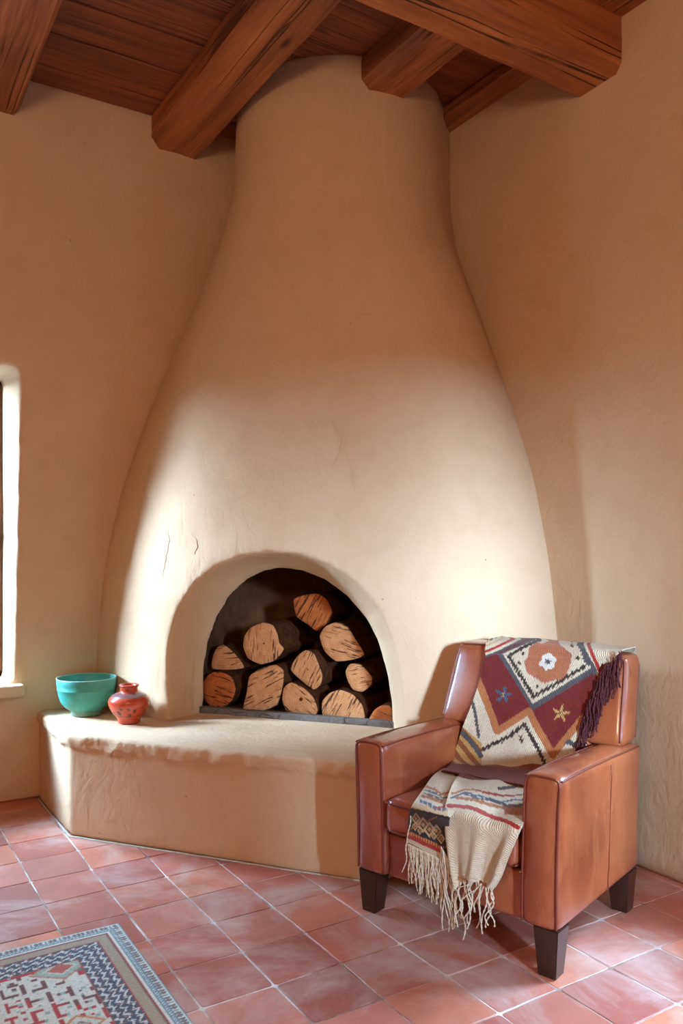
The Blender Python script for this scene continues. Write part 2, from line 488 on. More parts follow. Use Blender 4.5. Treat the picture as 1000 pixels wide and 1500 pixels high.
# ceiling boards: one mesh, boards along X with real gaps
def make_ceiling():
    bm = bmesh.new(); rnd = random.Random(3)
    edges = [4.43, 4.20, 3.92, 3.635, 3.36, 3.08, 2.80, 2.50, 2.22, 1.94]
    while edges[-1] > Y0-.3: edges.append(edges[-1]-.28)
    for a, b in zip(edges, edges[1:]):
        dz = rnd.uniform(0, .008)
        gap = .026 if abs(b-3.635) < .01 else .004
        box_bm(bm, (X0-.05, b+gap/2, H+dz), (X1+.05, a-gap/2, H+.03+dz))
    bmesh.ops.bevel(bm, geom=list(bm.edges), offset=.0025, segments=1, affect='EDGES')
    box_bm(bm, (X0-.3, Y0-.3, H+.042), (X1+.3, Y1+.36, H+.1))
    tag(from_bm('ceiling', bm, m_plank, None, False), kind='structure')
make_ceiling()

def beam(name, axis, fixed, span, zb, zt, w, ch, mat, label, seed, sec=None, group=None):
    """hewn log with chamfered lower corners, uneven along its length"""
    L0, L1 = span; n = 60; rings = []
    if sec is None:
        sec = [(-w/2, zt), (-w/2, zb+ch[0]*1.3), (-w/2+ch[0], zb), (w/2-ch[1], zb), (w/2, zb+ch[1]*1.3), (w/2, zt)]
    # subdivide section
    pts = []
    for i in range(len(sec)):
        a = sec[i]; b = sec[(i+1) % len(sec)]
        k = 6 if i < len(sec)-1 else 3
        for q in range(k): pts.append((a[0]+(b[0]-a[0])*q/k, a[1]+(b[1]-a[1])*q/k))
    cx = 0; cz = (zb+zt)/2
    for i in range(n+1):
        t = L0+(L1-L0)*i/n; r = []
        for x, z in pts:
            q = Vector((x*4+seed, z*4, t*1.3))
            d = .014*noise.noise(q)+.006*noise.noise(q*3.1)
            s = 1+d/max(.08, math.hypot(x-cx, z-cz))
            a, b = cx+(x-cx)*s, cz+(z-cz)*s
            if z >= zt-.001: b = z
            r.append(Vector((fixed+a, t, b)) if axis == 1 else Vector((t, fixed+a, b)))
        rings.append(r)
    v, f = rings_py(rings)
    o = from_py(name, v, f, mat)
    o.data.set_sharp_from_angle(angle=math.radians(35))
    bmm = bmesh.new(); bmm.from_mesh(o.data); bmesh.ops.recalc_face_normals(bmm, faces=bmm.faces); bmm.to_mesh(o.data); bmm.free()
    tag(o, label, 'ceiling beam', group)
    return o
ZB = 3.64
GB = 'hewn ceiling beams'
beam('ceiling_beam', 1, .62, (Y0+.01, 4.42), ZB-.03, H-.002, .32, (.03, .025), m_beam_y, 'dark hewn ceiling beam cut off by the left edge of the picture, above the plain wall', 1., group=GB)
beam('ceiling_beam', 1, 1.64, (Y0+.01, 4.42), ZB-.01, H-.002, .31, (.045, .05), m_beam_y, 'hewn ceiling beam left of the chimney with its end set in the plaster', 5., group=GB)
beam('ceiling_beam', 1, 2.31, (2.62, 3.72), ZB, H-.002, .27, (.035, .05), m_beam_y, 'short ceiling beam that dies into the top of the chimney, behind the big cross beam', 9., group=GB)
beam('cross_beam', 0, 2.485, (X0+.01, X1+.06), 3.495, H-.045, .25, (.03, .02), m_beam_x, 'heavy lighter brown cross beam at top right, lowest of the beams, ending in the right wall', 13.)
bm = bmesh.new()
box_bm(bm, (2.80, Y0, 3.735), (X1+.01, Y1-.25, H-.001))
bmesh.ops.bevel(bm, geom=list(bm.edges), offset=.006, segments=1, affect='EDGES')
tag(from_bm('trim_1', bm, m_beam_y, None, False), kind='structure')

# ------------------------------------------------------------------ fireplace
fire = empty('fireplace', EG(-1.65, 3.9))
tag(fire, 'tall bell shaped tan adobe corner fireplace with arched opening and plaster bench', 'fireplace')
def to_world_child(o):
    o.parent = fire; o.matrix_parent_inverse = Matrix.Translation(fire.location).inverted(); return o
BELL = [(.49,-1.68,4.5,.9,2.6,1.596,1.472),(.7,-1.678,4.494,.9,2.59,1.596,1.453),(.9,-1.674,4.479,.891,2.56,1.596,1.434),
(1.1,-1.667,4.457,.869,2.51,1.577,1.392),(1.3,-1.659,4.429,.836,2.45,1.546,1.34),(1.5,-1.649,4.397,.799,2.39,1.487,1.273),
(1.7,-1.639,4.363,.759,2.32,1.407,1.198),(1.9,-1.629,4.328,.715,2.24,1.311,1.102),(2.1,-1.619,4.295,.674,2.18,1.21,1.011),
(2.3,-1.61,4.265,.635,2.11,1.099,.918),(2.5,-1.603,4.24,.607,2.06,.994,.835),(2.65,-1.599,4.225,.59,2.03,.909,.777),
(2.8,-1.596,4.215,.578,2.01,.821,.716),(2.95,-1.594,4.21,.571,2.0,.743,.655),(3.1,-1.594,4.21,.57,2.0,.669,.609),
(3.3,-1.594,4.21,.57,2.0,.592,.577),(3.5,-1.594,4.21,.57,2.0,.571,.575),(3.82,-1.594,4.21,.57,2.0,.556,.574)]
zs = np.array([b[0] for b in BELL]); tab = np.array(BELL)
def section(z, n=72):
    ce, cg, b, p, al, ar = [float(np.interp(z, zs, tab[:, k])) for k in range(1, 7)]
    out = []
    for i in range(n+1):
        a = math.pi*i/n
        c, q = math.cos(a), math.sin(a)
        s = -1 if c > 0 else 1
        A = al if c > 0 else ar
        e = ce+s*A*abs(c)**(2/p); g = cg-b*abs(q)**(2/p)
        out.append(EG(e, g, z))
    out.append(EG(ce+ar, 5.6, z)); out.append(EG(ce-al, 5.6, z))
    return out
def arch(ptlist, g0, grow=0., ext=0.):
    P = [hit(px, py, EG(0, g0), G_DIR) for px, py in ptlist]
    out = [(to_eg(p)[0], p.z) for p in P]
    out[0] = (out[0][0], .40); out[-1] = (out[-1][0], .40)
    return out
IN = [(295,1090),(296,1020),(298,975),(304,940),(316,905),(336,872),(362,848),(388,836),(410,832),(440,836),(475,850),(508,874),(535,905),(553,940),(566,985),(573,1030),(575,1120)]
OUT = [(243,1110),(239,1040),(238,975),(243,930),(257,888),(283,852),(318,827),(355,814),(395,808),(440,811),(487,826),(527,852),(560,888),(580,935),(591,985),(597,1030),(600,1120)]
a_in = arch(IN, 3.86); a_out = arch(OUT, 3.60)
def make_cracks(bell):
    from mathutils.bvhtree import BVHTree
    me = bell.data
    tree = BVHTree.FromPolygons([v.co.copy() for v in me.vertices], [tuple(p.vertices) for p in me.polygons])
    for pts, wd in CRACKS:
        path = []
        for a, b in zip(pts, pts[1:]):
            k = max(2, int(math.hypot(b[0]-a[0], b[1]-a[1])/2.5))
            for q in range(k): path.append((a[0]+(b[0]-a[0])*q/k, a[1]+(b[1]-a[1])*q/k))
        path.append(pts[-1])
        prof = []; n = len(path)
        for i, (px, py) in enumerate(path):
            q = noise.noise(Vector((px*.21, py*.21, 1)))*2.2
            h, nm, idx, ds = tree.ray_cast(EYEP, ray(px+q, py).normalized())
            if h is None: continue
            prof.append((h, nm, i/(n-1)))
        rings = []
        for i, (h, nm, t) in enumerate(prof):
            tg = (prof[min(i+1, len(prof)-1)][0]-prof[max(i-1, 0)][0]).normalized()
            sd = tg.cross(nm).normalized()
            w = wd*math.sin(math.pi*min(.97, max(.03, t)))**.5*(1+.5*noise.noise(h*40))
            rings.append([h-sd*w*1.1-nm*.002, h-sd*w*.25+nm*w*.55, h+sd*w*.1+nm*w*.42, h+sd*w*.16-nm*.0005, h+sd*w*.5-nm*.001, h+sd*w*.9-nm*.003])
        v, f = rings_py(rings)
        to_world_child(from_py('plaster_crack', v, f, m_plaster))
def make_bell():
    rr = [section(z) for z in np.concatenate([np.linspace(0., 2.9, 46), np.linspace(2.98, H+.02, 14)])]
    v, f = rings_py(rr); o = from_py('chimney_breast', v, f, m_bell)
    bmm = bmesh.new(); bmm.from_mesh(o.data); bmesh.ops.recalc_face_normals(bmm, faces=bmm.faces); bmm.to_mesh(o.data); bmm.free()
    # clip to the room
    bm = bmesh.new()
    prism_bm(bm, [(-1, 2, .0), (X1+.015, 2, .0), (X1+.015, wall_y(0)+.015, .0), (-1, wall_y(0)+.015, .0)],
             [(-1, 2, H+.015), (X1+.015, 2, H+.015), (X1+.015, wall_y(H)+.015, H+.015), (-1, wall_y(H)+.015, H+.015)])
    room = from_bm('clip', bm)
    def loft(keys):
        rings = []
        for g, prof in keys: rings.append([EG(e, g, z) for e, z in prof])
        v, f = rings_py(rings)
        o = from_py('cut', v, f)
        b2 = bmesh.new(); b2.from_mesh(o.data); bmesh.ops.recalc_face_normals(b2, faces=b2.faces); b2.to_mesh(o.data); b2.free()
        return o
    cx = sum(e for e, z in a_out)/len(a_out)
    wide = [(cx+(e-cx)*1.03, z if z < .5 else z+.012) for e, z in a_out]
    tun = loft([(3.2, wide), (3.60, a_out), (3.87, a_in), (3.90, a_in)])
    bm = bmesh.new()
    c = [(-2.36, 3.88), (-1.06, 3.88), (-1.06, 4.50), (-2.36, 4.50)]
    prism_bm(bm, [EG(e, g, .3) for e, g in c], [EG(e, g, 1.36) for e, g in c])
    cav = from_bm('cut2', bm)
    applied(o, [('BOOLEAN', dict(object=room, operation='INTERSECT', solver='EXACT'))])
    applied(o, [('BOOLEAN', dict(object=tun, operation='DIFFERENCE', solver='EXACT'))])
    applied(o, [('BOOLEAN', dict(object=cav, operation='DIFFERENCE', solver='EXACT'))])
    applied(o, [('REMESH', dict(mode='VOXEL', voxel_size=.0115)), ('SMOOTH', dict(factor=.5, iterations=11))])
    for q in (room, tun, cav): drop(q)
    # raised, uneven lip around the arch and soft swellings of the hand-shaped plaster
    lip = [EG(e, 3.6, z) for e, z in a_out]
    def fn(p):
        e, g = to_eg(p)
        if g > 3.80: return 0
        dmin = min((Vector((p.x, p.y, p.z))-q).length for q in lip) if p.z < 1.7 else 9
        d = .0035*math.exp(-((dmin-.05)/.06)**2) if dmin < .3 else 0
        return d+.010*noise.noise(Vector((e*.9, g, p.z*.8)))
    tidy(o, .004, 2.4, fn)
    to_world_child(o)
    return o
bell = make_bell()
make_cracks(bell)

def make_bench():
    pts = [(-1.70, 4.5), (-1.31, 3.89), (.17, 3.335), (.86, 4.157)]
    P = [RM(*p) for p in pts]
    P[0] = (P[0][0], Y1+.0)
    P[3] = (X1+.01, P[3][1]); P.append((X1+.01, Y1))
    bm = bmesh.new()
    prism_bm(bm, [(x, y, .0) for x, y in P], [(x, y, .492) for x, y in P])
    o = from_bm('bench', bm, m_plaster)
    applied(o, [('REMESH', dict(mode='VOXEL', voxel_size=.0095)), ('SMOOTH', dict(factor=.5, iterations=16))])
    a = Vector((*P[1], 0)); b = Vector((*P[2], 0)); c = Vector((*P[0], 0))
    def dl(p, a, b):
        q = Vector((p.x, p.y, 0)); t = max(0, min(1, (q-a).dot(b-a)/(b-a).length_squared)); return (q-a-(b-a)*t).length
    def fn(p):
        if p.z < .34: return 0
        d = min(dl(p, a, b), dl(p, a, c))
        if d > .10: return 0
        # ragged overlapping coat along the top edge
        edge = .425+.018*noise.noise(Vector((p.x*9, p.y*9, 0)))+.012*noise.noise(Vector((p.x*28, p.y*28, 3)))
        k = 1/(1+math.exp(-(p.z-edge)/.0024))*(1/(1+math.exp((p.z-.487)/.004)))
        return k*(.012+.012*noise.noise(p*16)) + .003*noise.noise(p*45)*max(0, 1-abs(p.z-.47)/.08)
    tidy(o, .004, 2.6, fn)
    to_world_child(o)
    # pale bead of plaster where the bench meets the tiles
    bg = Bag()
    path = [Vector((P[0][0]-.002, P[0][1]-.02, .001)), Vector((P[1][0]-.004, P[1][1]-.006, .001)), Vector((P[2][0], P[2][1]-.006, .001))]
    full = []
    for u, w in zip(path, path[1:]):
        k = int((w-u).length/.03)
        for q in range(k): full.append(u+(w-u)*q/k)
    full.append(path[-1])
    full = [p+Vector((noise.noise(p*20)*.002, noise.noise(p*20+Vector((5, 5, 5)))*.002, 0)) for p in full]
    bg.add(tube(full, .005, 6)); to_world_child(bg.build('plaster_bead', m_bead))
make_bench()

def make_firebox():
    bm = bmesh.new(); t = .03
    e0, e1, g0, g1, z0, z1 = -2.355, -1.065, 3.885, 4.495, .485, 1.355
    def bx(a, b):
        c = [(a[0], a[1]), (b[0], a[1]), (b[0], b[1]), (a[0], b[1])]
        prism_bm(bm, [EG(e, g, a[2]) for e, g in c], [EG(e, g, b[2]) for e, g in c])
    bx((e0, g0, z0), (e0+t, g1, z1)); bx((e1-t, g0, z0), (e1, g1, z1)); bx((e0, g1-t, z0), (e1, g1, z1))
    bx((e0, g0, z1-t), (e1, g1, z1)); bx((e0, g0, z0), (e1, g1, z0+.01))
    to_world_child(from_bm('firebox_lining', bm, m_soot, None, False))
    bm = bmesh.new()
    for a, b in ((-2.30, -1.98), (-1.978, -1.42), (-1.418, -1.125)):
        c = [(a, 3.845), (b, 3.845), (b, 3.885), (a, 3.885)]
        prism_bm(bm, [EG(e, g, .486) for e, g in c], [EG(e, g, .524) for e, g in c])
    bmesh.ops.bevel(bm, geom=list(bm.edges), offset=.003, segments=1, affect='EDGES')
    to_world_child(from_bm('sill_strip', bm, m_sill, None, False))
    bpy.data.objects['sill_strip']['label'] = 'grey weathered wooden strip across the bottom of the arch'
make_firebox()

# ------------------------------------------------------------------ firewood
def cut_mat(name, c1, c2):
    M = Mat(name); o = M.obj
    wob = M.vmath('MULTIPLY', M.vmath('SUBTRACT', M.noise(o, 12, 4, .6, 0, True), (.5, .5, .5)), (.05, .05, .05))
    v = M.vmath('MULTIPLY', M.vmath('ADD', o, wob), (1, 0, 1))
    r = M.vmath('LENGTH', v, out=1)
    ring = M.math('SINE', M.math('MULTIPLY', r, 520.))
    n = M.noise(o, 22, 6, .65)
    c = M.mix(M.bw(n, .35, .7), c1, c2)
    c = M.mix(M.math('MULTIPLY', M.bw(ring, .3, 1.), .22), c, lin(128, 68, 36))
    oi = M.node('ObjectInfo').outputs['Random']
    st = M.noise(M.vmath('ADD', M.scale(M.node('VectorRotate', {'Vector': o, 'Axis': (0, 1, 0), 'Angle': M.math('MULTIPLY', oi, 3.1)}).outputs[0], (6, 4, 70)), M.vmath('MULTIPLY', M.node('CombineXYZ', {0: oi, 1: oi, 2: oi}).outputs[0], (97, 31, 53))), 1.4, 4, .6, .6)
    cr = M.math('MULTIPLY', M.bw(st, .575, .60), .9)
    c = M.mix(cr, c, lin(62, 28, 16))
    nb = M.bump(st, .004, .7); nb = M.bump(M.noise(o, 90, 3), .001, .6, nb)
    nb = M.bump(ring, .0008, .4, nb)
    return M.fin(c, .85, nb, **{'Specular IOR Level': .2})
m_cut = cut_mat('cut_wood_tan', lin(206, 146, 98), lin(180, 118, 72))
m_cut2 = cut_mat('cut_wood_orange', lin(190, 104, 50), lin(160, 80, 38))
LOGS = [
 ('orange', 3.93, [(163,560),(172,520),(200,498),(240,500),(270,520),(282,560),(270,600),(240,624),(200,628),(172,600)], 'round orange cut log at the bottom left of the firewood stack', (-.05, .0)),
 ('tan', 3.99, [(195,485),(200,440),(215,410),(238,400),(268,422),(298,455),(312,484),(270,491),(225,491)], 'split log wedged at the upper left of the stack, leaning on the round one', (.12, .02)),
 ('tan', 3.96, [(308,410),(312,370),(335,338),(380,320),(415,330),(432,365),(438,395),(455,418),(420,460),(370,472),(325,450)], 'large round pale log with a small dark hole, left of the middle row', (.32, .05)),
 ('tan', 3.93, [(308,634),(320,570),(330,512),(375,482),(425,471),(453,492),(452,540),(440,590),(425,622),(365,640)], 'large squarish split log with slanting saw marks in the bottom row, second from left', (.28, .0)),
 ('orange', 4.08, [(487,240),(520,224),(575,217),(610,242),(628,290),(600,335),(570,353),(540,330),(497,300)], 'deep orange many sided log on top of the stack', (.1, .04)),
 ('tan', 3.955, [(475,487),(500,442),(530,419),(560,430),(578,470),(592,512),(585,545),(560,562),(515,530)], 'pale triangular split log in the middle of the stack', (.2, .04)),
 ('tan', 3.98, [(580,370),(600,335),(640,319),(680,335),(710,380),(743,437),(700,456),(640,461),(598,425)], 'wide pale log under the topmost orange one, on the right', (.1, .02)),
 ('tan', 3.92, [(447,600),(452,555),(478,534),(525,555),(560,590),(576,635),(560,660),(515,655),(465,640)], 'pale log with a dark round knot in the bottom row', (.1, .0)),
 ('tan', 3.96, [(673,495),(690,468),(730,472),(768,515),(766,545),(735,570),(700,562),(682,530)], 'small split log with one orange side, at the right above the flat bottomed one', (.1, .02)),
 ('tan', 3.92, [(592,652),(590,602),(618,572),(655,561),(700,578),(735,618),(742,676),(660,664)], 'broad flat bottomed log at the right of the bottom row', (.12, .0)),
 ('orange', 3.92, [(752,680),(775,635),(800,618),(834,618),(846,640),(848,688),(800,686)], 'log half hidden by the right edge of the arch, in the bottom row', (.1, .0)),
]
def make_log(i, spec):
    kind, g, pts, label, drift = spec
    P = [hit(230+x/2.439, 780+y/2.439, EG(0, g), G_DIR) for x, y in pts]
    prof = [(to_eg(p)[0], p.z) for p in P]
    ce = sum(p[0] for p in prof)/len(prof); cz = sum(p[1] for p in prof)/len(prof)
    dense = []
    n = len(prof)
    for k in range(n):
        p0, p1, p2, p3 = prof[k-1], prof[k], prof[(k+1) % n], prof[(k+2) % n]
        for q in range(5):
            t = q/5
            lx = p1[0]+(p2[0]-p1[0])*t; lz = p1[1]+(p2[1]-p1[1])*t
            sx, sz = [.5*((2*p1[m])+(p2[m]-p0[m])*t+(2*p0[m]-5*p1[m]+4*p2[m]-p3[m])*t*t+(3*p1[m]-p0[m]-3*p2[m]+p3[m])*t**3) for m in (0, 1)]
            dense.append(((lx*.45+sx*.55)-ce, (lz*.45+sz*.55)-cz))
    dense = [(x*.985, z*.985) for x, z in dense]
    L = .42 if g < 4.05 else .34
    rings = []; m = 14
    for s in range(m+1):
        t = s/m; r = []
        for x, z in dense:
            q = Vector((x*16+i*7, z*16, t*3))
            k = 1+.05*noise.noise(q)*min(1, t*6)+.02*noise.noise(q*3)*min(1, t*8)
            k *= (1-.012*t)
            r.append(Vector((x*k, t*L, z*k)))
        rings.append(r)
    v, f = rings_py(rings)
    lowest = min(z for x, z in dense)
    o = from_py('firewood_log', v, f, m_bark)
    yaw = math.atan2(G_DIR.y, G_DIR.x)-math.pi/2
    o.location = EG(ce, g, cz); o.rotation_euler = (0, 0, yaw)
    o.data.set_sharp_from_angle(angle=math.radians(50))
    tag(o, label, 'firewood log', 'firewood stacked in the arch')
    # cut end: domed disc a hair proud of the bark
    rr = []
    for s, dy in ((1.0, .004), (1.0, -.004), (.97, -.006), (.7, -.0062), (.4, -.0058), (.12, -.006)):
        rr.append([Vector((x*s*(1.0 if s < 1 else .992), dy+.0015*noise.noise(Vector((x*30, z*30, i))), z*s*(1.0 if s < 1 else .992))) for x, z in dense])
    v, f = rings_py(rr)
    from_py('cut_end', v, f, m_cut2 if kind == 'orange' else m_cut, o)
    if i == 7:
        kn = Bag(); kn.add(rings_py([[Vector((.012+r*math.cos(a), -.007-dd, .012+r*math.sin(a))) for a in np.linspace(0, 6.28, 17)[:-1]] for r, dd in ((.010, -.002), (.009, .002), (.004, .001))]))
        kn.build('knot', m_bark, o)
    if i == 2:
        kn = Bag(); kn.add(rings_py([[Vector((.005+r*math.cos(a), -.0075-dd, -.004+r*math.sin(a))) for a in np.linspace(0, 6.28, 13)[:-1]] for r, dd in ((.0045, -.002), (.004, .0005), (.002, .0))]))
        kn.build('knot', m_bark, o)
    return o
for i, sp in enumerate(LOGS): make_log(i, sp)

# ------------------------------------------------------------------ bowl and jar on the bench
def glaze(name, c1, c2, rough, worn=None, sc=9):
    M = Mat(name); o = M.obj
    n = M.noise(o, sc, 5, .6)
    c = M.mix(M.bw(n, .35, .7), c1, c2)
    if worn:
        z = M.node('SeparateXYZ', {0: o}).outputs[2]
        k = M.math('MULTIPLY', M.bw(M.math('ADD', z, M.math('MULTIPLY', n, .05)), worn[0], worn[1]), worn[3])
        c = M.mix(k, c, worn[2])
    nb = M.bump(M.noise(o, 60, 4), .0012, .5)
    return M, c, rough, nb
BZ = .495
bx, by = RM(-1.372, 4.335)
M, c, r, nb = glaze('turquoise_glaze', lin(48, 146, 132), lin(76, 164, 148), .5, (.075, .02, lin(128, 112, 96), .75))
m_bowl = M.fin(c, r, nb)
m_rim = simple('pale_worn_rim', lin(148, 190, 176), .6, None, .1, 30)
prof = [(.0, .012), (.066, .012), (.070, .004), (.078, .0), (.083, .004), (.082, .022), (.088, .028), (.115, .046), (.136, .072), (.148, .104), (.1545, .1405), (.1565, .1425), (.1545, .145),
        (.158, .170), (.1605, .196), (.1585, .2005), (.155, .196), (.150, .160), (.140, .112), (.120, .072), (.085, .045), (.0, .036)]
prof = [(r_*.965, z_) for r_, z_ in prof]
bo = Bag(); bo.add(lathe([(max(r_, .0004), z_) for r_, z_ in prof], 80))
bowl = bo.build('bowl', m_bowl); bowl.location = (bx, by, BZ)
tag(bowl, 'large turquoise glazed footed bowl with a pale rim on the left end of the bench', 'bowl')
rm_ = Bag(); rm_.add(tube([Vector((.1520*math.cos(a), .1520*math.sin(a), .1985)) for a in np.linspace(0, 2*math.pi, 81)], .0032, 8))
rim = rm_.build('rim', m_rim, bowl); rim['label'] = 'pale worn rim'

jx, jy = RM(-1.093, 4.145)
M = Mat('red_painted_clay'); o = M.obj
sx = M.node('SeparateXYZ', {0: o}); z = sx.outputs[2]
n = M.noise(o, 14, 4, .6)
c = M.mix(M.bw(n, .35, .7), lin(186, 66, 40), lin(206, 84, 54))
band = M.math('MULTIPLY', M.bw(z, .133, .137), M.math('SUBTRACT', 1., M.bw(z, .152, .156)))
c = M.mix(M.math('MULTIPLY', band, .8), c, lin(108, 96, 98))
an = M.math('ARCTAN2', sx.outputs[1], sx.outputs[0])
vv = M.node('CombineXYZ', {0: M.math('MULTIPLY', an, .1), 1: z, 2: 0.}).outputs[0]
vo = M.node('TexVoronoi', {'Vector': M.vmath('MULTIPLY', vv, (1., .8, 1)), 'Scale': 30., 'Randomness': .8}).outputs['Distance']
spots = M.math('MULTIPLY', M.math('LESS_THAN', M.math('ADD', vo, M.math('MULTIPLY', M.noise(vv, 90, 3), .35)), .50), M.math('MULTIPLY', M.bw(z, .038, .042), M.math('SUBTRACT', 1., M.bw(z, .086, .09))))
c = M.mix(M.math('MULTIPLY', spots, .85), c, lin(52, 36, 20))
l2 = M.math('LESS_THAN', M.math('ABSOLUTE', M.math('SUBTRACT', z, M.math('ADD', .036, M.math('MULTIPLY', M.noise(vv, 60, 3), .012)))), .0022)
c = M.mix(M.math('MULTIPLY', l2, .7), c, lin(60, 34, 22))
m_jar = M.fin(c, .28, M.bump(M.noise(o, 50, 3), .001, .4), **{'Coat Weight': .3})
prof = [(.0004, .006), (.048, .006), (.052, .0), (.0565, .003), (.056, .012), (.060, .024), (.078, .045), (.093, .068), (.1025, .092), (.1045, .108), (.100, .124), (.086, .140), (.066, .150), (.050, .155), (.0455, .160),
        (.044, .170), (.045, .180), (.049, .187), (.0515, .190), (.050, .1935), (.043, .1945), (.037, .190), (.034, .175), (.034, .160), (.060, .140), (.088, .110), (.06, .04), (.0004, .02)]
jb = Bag(); jb.add(lathe(prof, 72)); jar = jb.build('jar', m_jar); jar.location = (jx, jy, BZ)
tag(jar, 'small round red clay jar with grey shoulder band, right of the turquoise bowl', 'jar')

# ------------------------------------------------------------------ rug
def make_rug():
    rx0, rx1, ry0, ry1 = -.72, .882, .35, 2.965
    st = .0048
    nx = int((rx1-rx0)/st); ny = int((ry1-ry0)/st)
    xs = np.linspace(rx0, rx1, nx+1); ys = np.linspace(ry0, ry1, ny+1)
    Xg, Yg = np.meshgrid(xs, ys)
    rs = np.random.RandomState(4)
    # distance in from the edge
    dx = np.minimum(rx1-Xg, Xg-rx0); dy = np.minimum(ry1-Yg, Yg-ry0)
    d = np.minimum(dx, dy)
    along = np.where(dx < dy, Yg, Xg)
    C = np.zeros((ny+1, nx+1, 3)); L = lambda *c: np.array(lin(*c)[:3])
    def put(m, c): C[m] = L(*c)
    put(d >= 0, (100, 138, 140))
    put(d > .007, (206, 214, 204))
    put((d > .012) & (d < .030) & ((along*62) % 1 < .55), (110, 110, 112))
    put((d > .016) & (d < .026) & ((along*62+.3) % 1 < .25), (160, 140, 120))
    put((d > .030) & (d < .050), (112, 140, 150)); put((d > .036) & (d < .044) & ((along*80+d*60) % 1 < .5), (190, 204, 204))
    put((d > .050) & (d < .060), (216, 218, 204))
    put((d > .060) & (d < .067), (150, 44, 48))
    put((d > .067) & (d < .103), (164, 152, 128))
    put((d > .067) & (d < .070), (120, 100, 90))
    put((d > .103) & (d < .109), (156, 60, 60))
    # dark band with scattered pale strokes
    inb = (d > .109) & (d < .195)
    put(inb, (66, 80, 96))
    ph = along*26+d*14
    zig = np.abs(((ph) % 1)-.5)*2
    rows = ((d-.109)/.0285)
    hook = (np.abs((rows % 1)-(.2+.6*zig)) < .2) & (rs.rand(*d.shape) < .82)
    put(inb & hook, (206, 212, 206))
    put(inb & (((along*13+np.floor(rows)*.37) % 1) < .07), (150, 110, 96))
    put((d > .195) & (d < .201), (150, 90, 80))
    # field
    cx, cy = (rx0+rx1)/2, (ry0+ry1)/2
    fld = d >= .201
    put(fld, (92, 118, 124))
    # medallions repeated down the field: stepped hexagons, pale with red outline
    px = .40; py = .52
    def med(mx, my, rx, ry):
        ax = np.abs(Xg-mx)/rx; ay = np.abs(Yg-my)/ry
        stepx = np.floor(ax*14)/14
        return stepx*.55+np.floor(ay*14)/14*.75, ax, ay
    for my in (2.38, 1.58, .78):
        for mx in (.40, -.24):
            q, ax, ay = med(mx, my, .335, .40)
            put(fld & (q < 1.0) & (ax < .96) & (ay < .97), (176, 60, 58))
            body = fld & (q < .95) & (ax < .91) & (ay < .93)
            put(body, (214, 218, 206))
            gx = np.floor(np.abs(Xg-mx)/.0125).astype(int); gy = np.floor((Yg-my)/.0125).astype(int)
            fret = ((gx % 5 == 2) & (gy % 7 < 5)) | ((gy % 5 == 1) & ((gx+gy) % 6 < 3)) | ((gx % 7 == 5) & (gy % 3 == 0))
            inner = fld & (q < .80)
            put(inner & fret, (112, 72, 70)); put(inner & fret & (q < .52), (178, 62, 62))
            put(inner & (gx % 5 == 4) & (gy % 7 == 6), (130, 184, 180))
            put(inner & (gx % 5 == 0) & (gy % 7 == 2) & (q > .3), (150, 178, 174))
            hd = np.abs(np.abs(Xg-mx)-.20)*1.1+np.abs(Yg-my)*1.2
            hd = np.floor(hd/.008)*.008
            put(fld & (hd < .075), (196, 140, 96)); put(fld & (hd < .06), (206, 214, 200)); put(fld & (hd < .032), (150, 60, 58)); put(fld & (hd < .018), (150, 186, 180))
            notch = (np.abs(Yg-my) < .03*(ax*6-5)*3) & (ax > .84) & (ax < .95)
            put(fld & notch, (66, 80, 96))
    for my in (2.74, 2.02, 1.94, 1.22, 1.14):
        for mx in (.62, .18, .08, -.02, -.46):
            q = np.abs(Xg-mx)/.10+np.abs(Yg-my)/.075
            q = np.floor(q*7)/7
            m0 = fld & (np.abs(np.abs(Xg-.08)-.32)/.335+np.abs((Yg-2.38+.4) % .8-.4)/.40 > 1.02)
            put(m0 & (q < 1), (186, 128, 104)); put(m0 & (q < .8), (160, 184, 170)); put(m0 & (q < .55), (200, 206, 192)); put(m0 & (q < .3), (180, 96, 84))
    sp = fld & (rs.rand(*d.shape) < .05); C[sp] = C[sp]*.7
    C *= (1+.16*(rs.rand(*d.shape)-.5))[..., None]
    C = np.clip(C, 0, 1)
    Z = np.full(Xg.shape, .0085)+.0006*rs.rand(*Xg.shape)
    Z += .0015*np.sin(Xg*9+Yg*3)*np.sin(Yg*7)
    Z[d < .002] = .003
    v = np.stack([Xg, Yg, Z], -1).reshape(-1, 3)
    # slightly wavy outline
    f = []
    w = nx+1
    ii, jj = np.meshgrid(np.arange(nx), np.arange(ny))
    a = (jj*w+ii).ravel()
    quads = np.stack([a, a+1, a+w+1, a+w], -1)
    me = bpy.data.meshes.new('rug'); me.vertices.add(len(v)); me.vertices.foreach_set('co', v.ravel().astype(np.float32))
    me.loops.add(quads.size); me.polygons.add(len(quads))
    me.loops.foreach_set('vertex_index', quads.ravel().astype(np.int32))
    me.polygons.foreach_set('loop_start', np.arange(0, quads.size, 4, dtype=np.int32))
    me.update(calc_edges=True)
    ca = me.color_attributes.new('dye', 'FLOAT_COLOR', 'POINT')
    ca.data.foreach_set('color', np.concatenate([C.reshape(-1, 3), np.ones((len(v), 1))], 1).ravel().astype(np.float32))
    uvl = me.uv_layers.new(name='weave'); uvl.data.foreach_set('uv', (v[quads.ravel()][:, :2]*60).ravel().astype(np.float32))
    o = link('rug', me, m_rug)
    m = o.modifiers.new('thick', 'SOLIDIFY'); m.thickness = .006; m.offset = -1
    tag(o, 'patterned woven rug in grey blue, cream and red lying on the tiles at bottom left', 'rug')
make_rug()

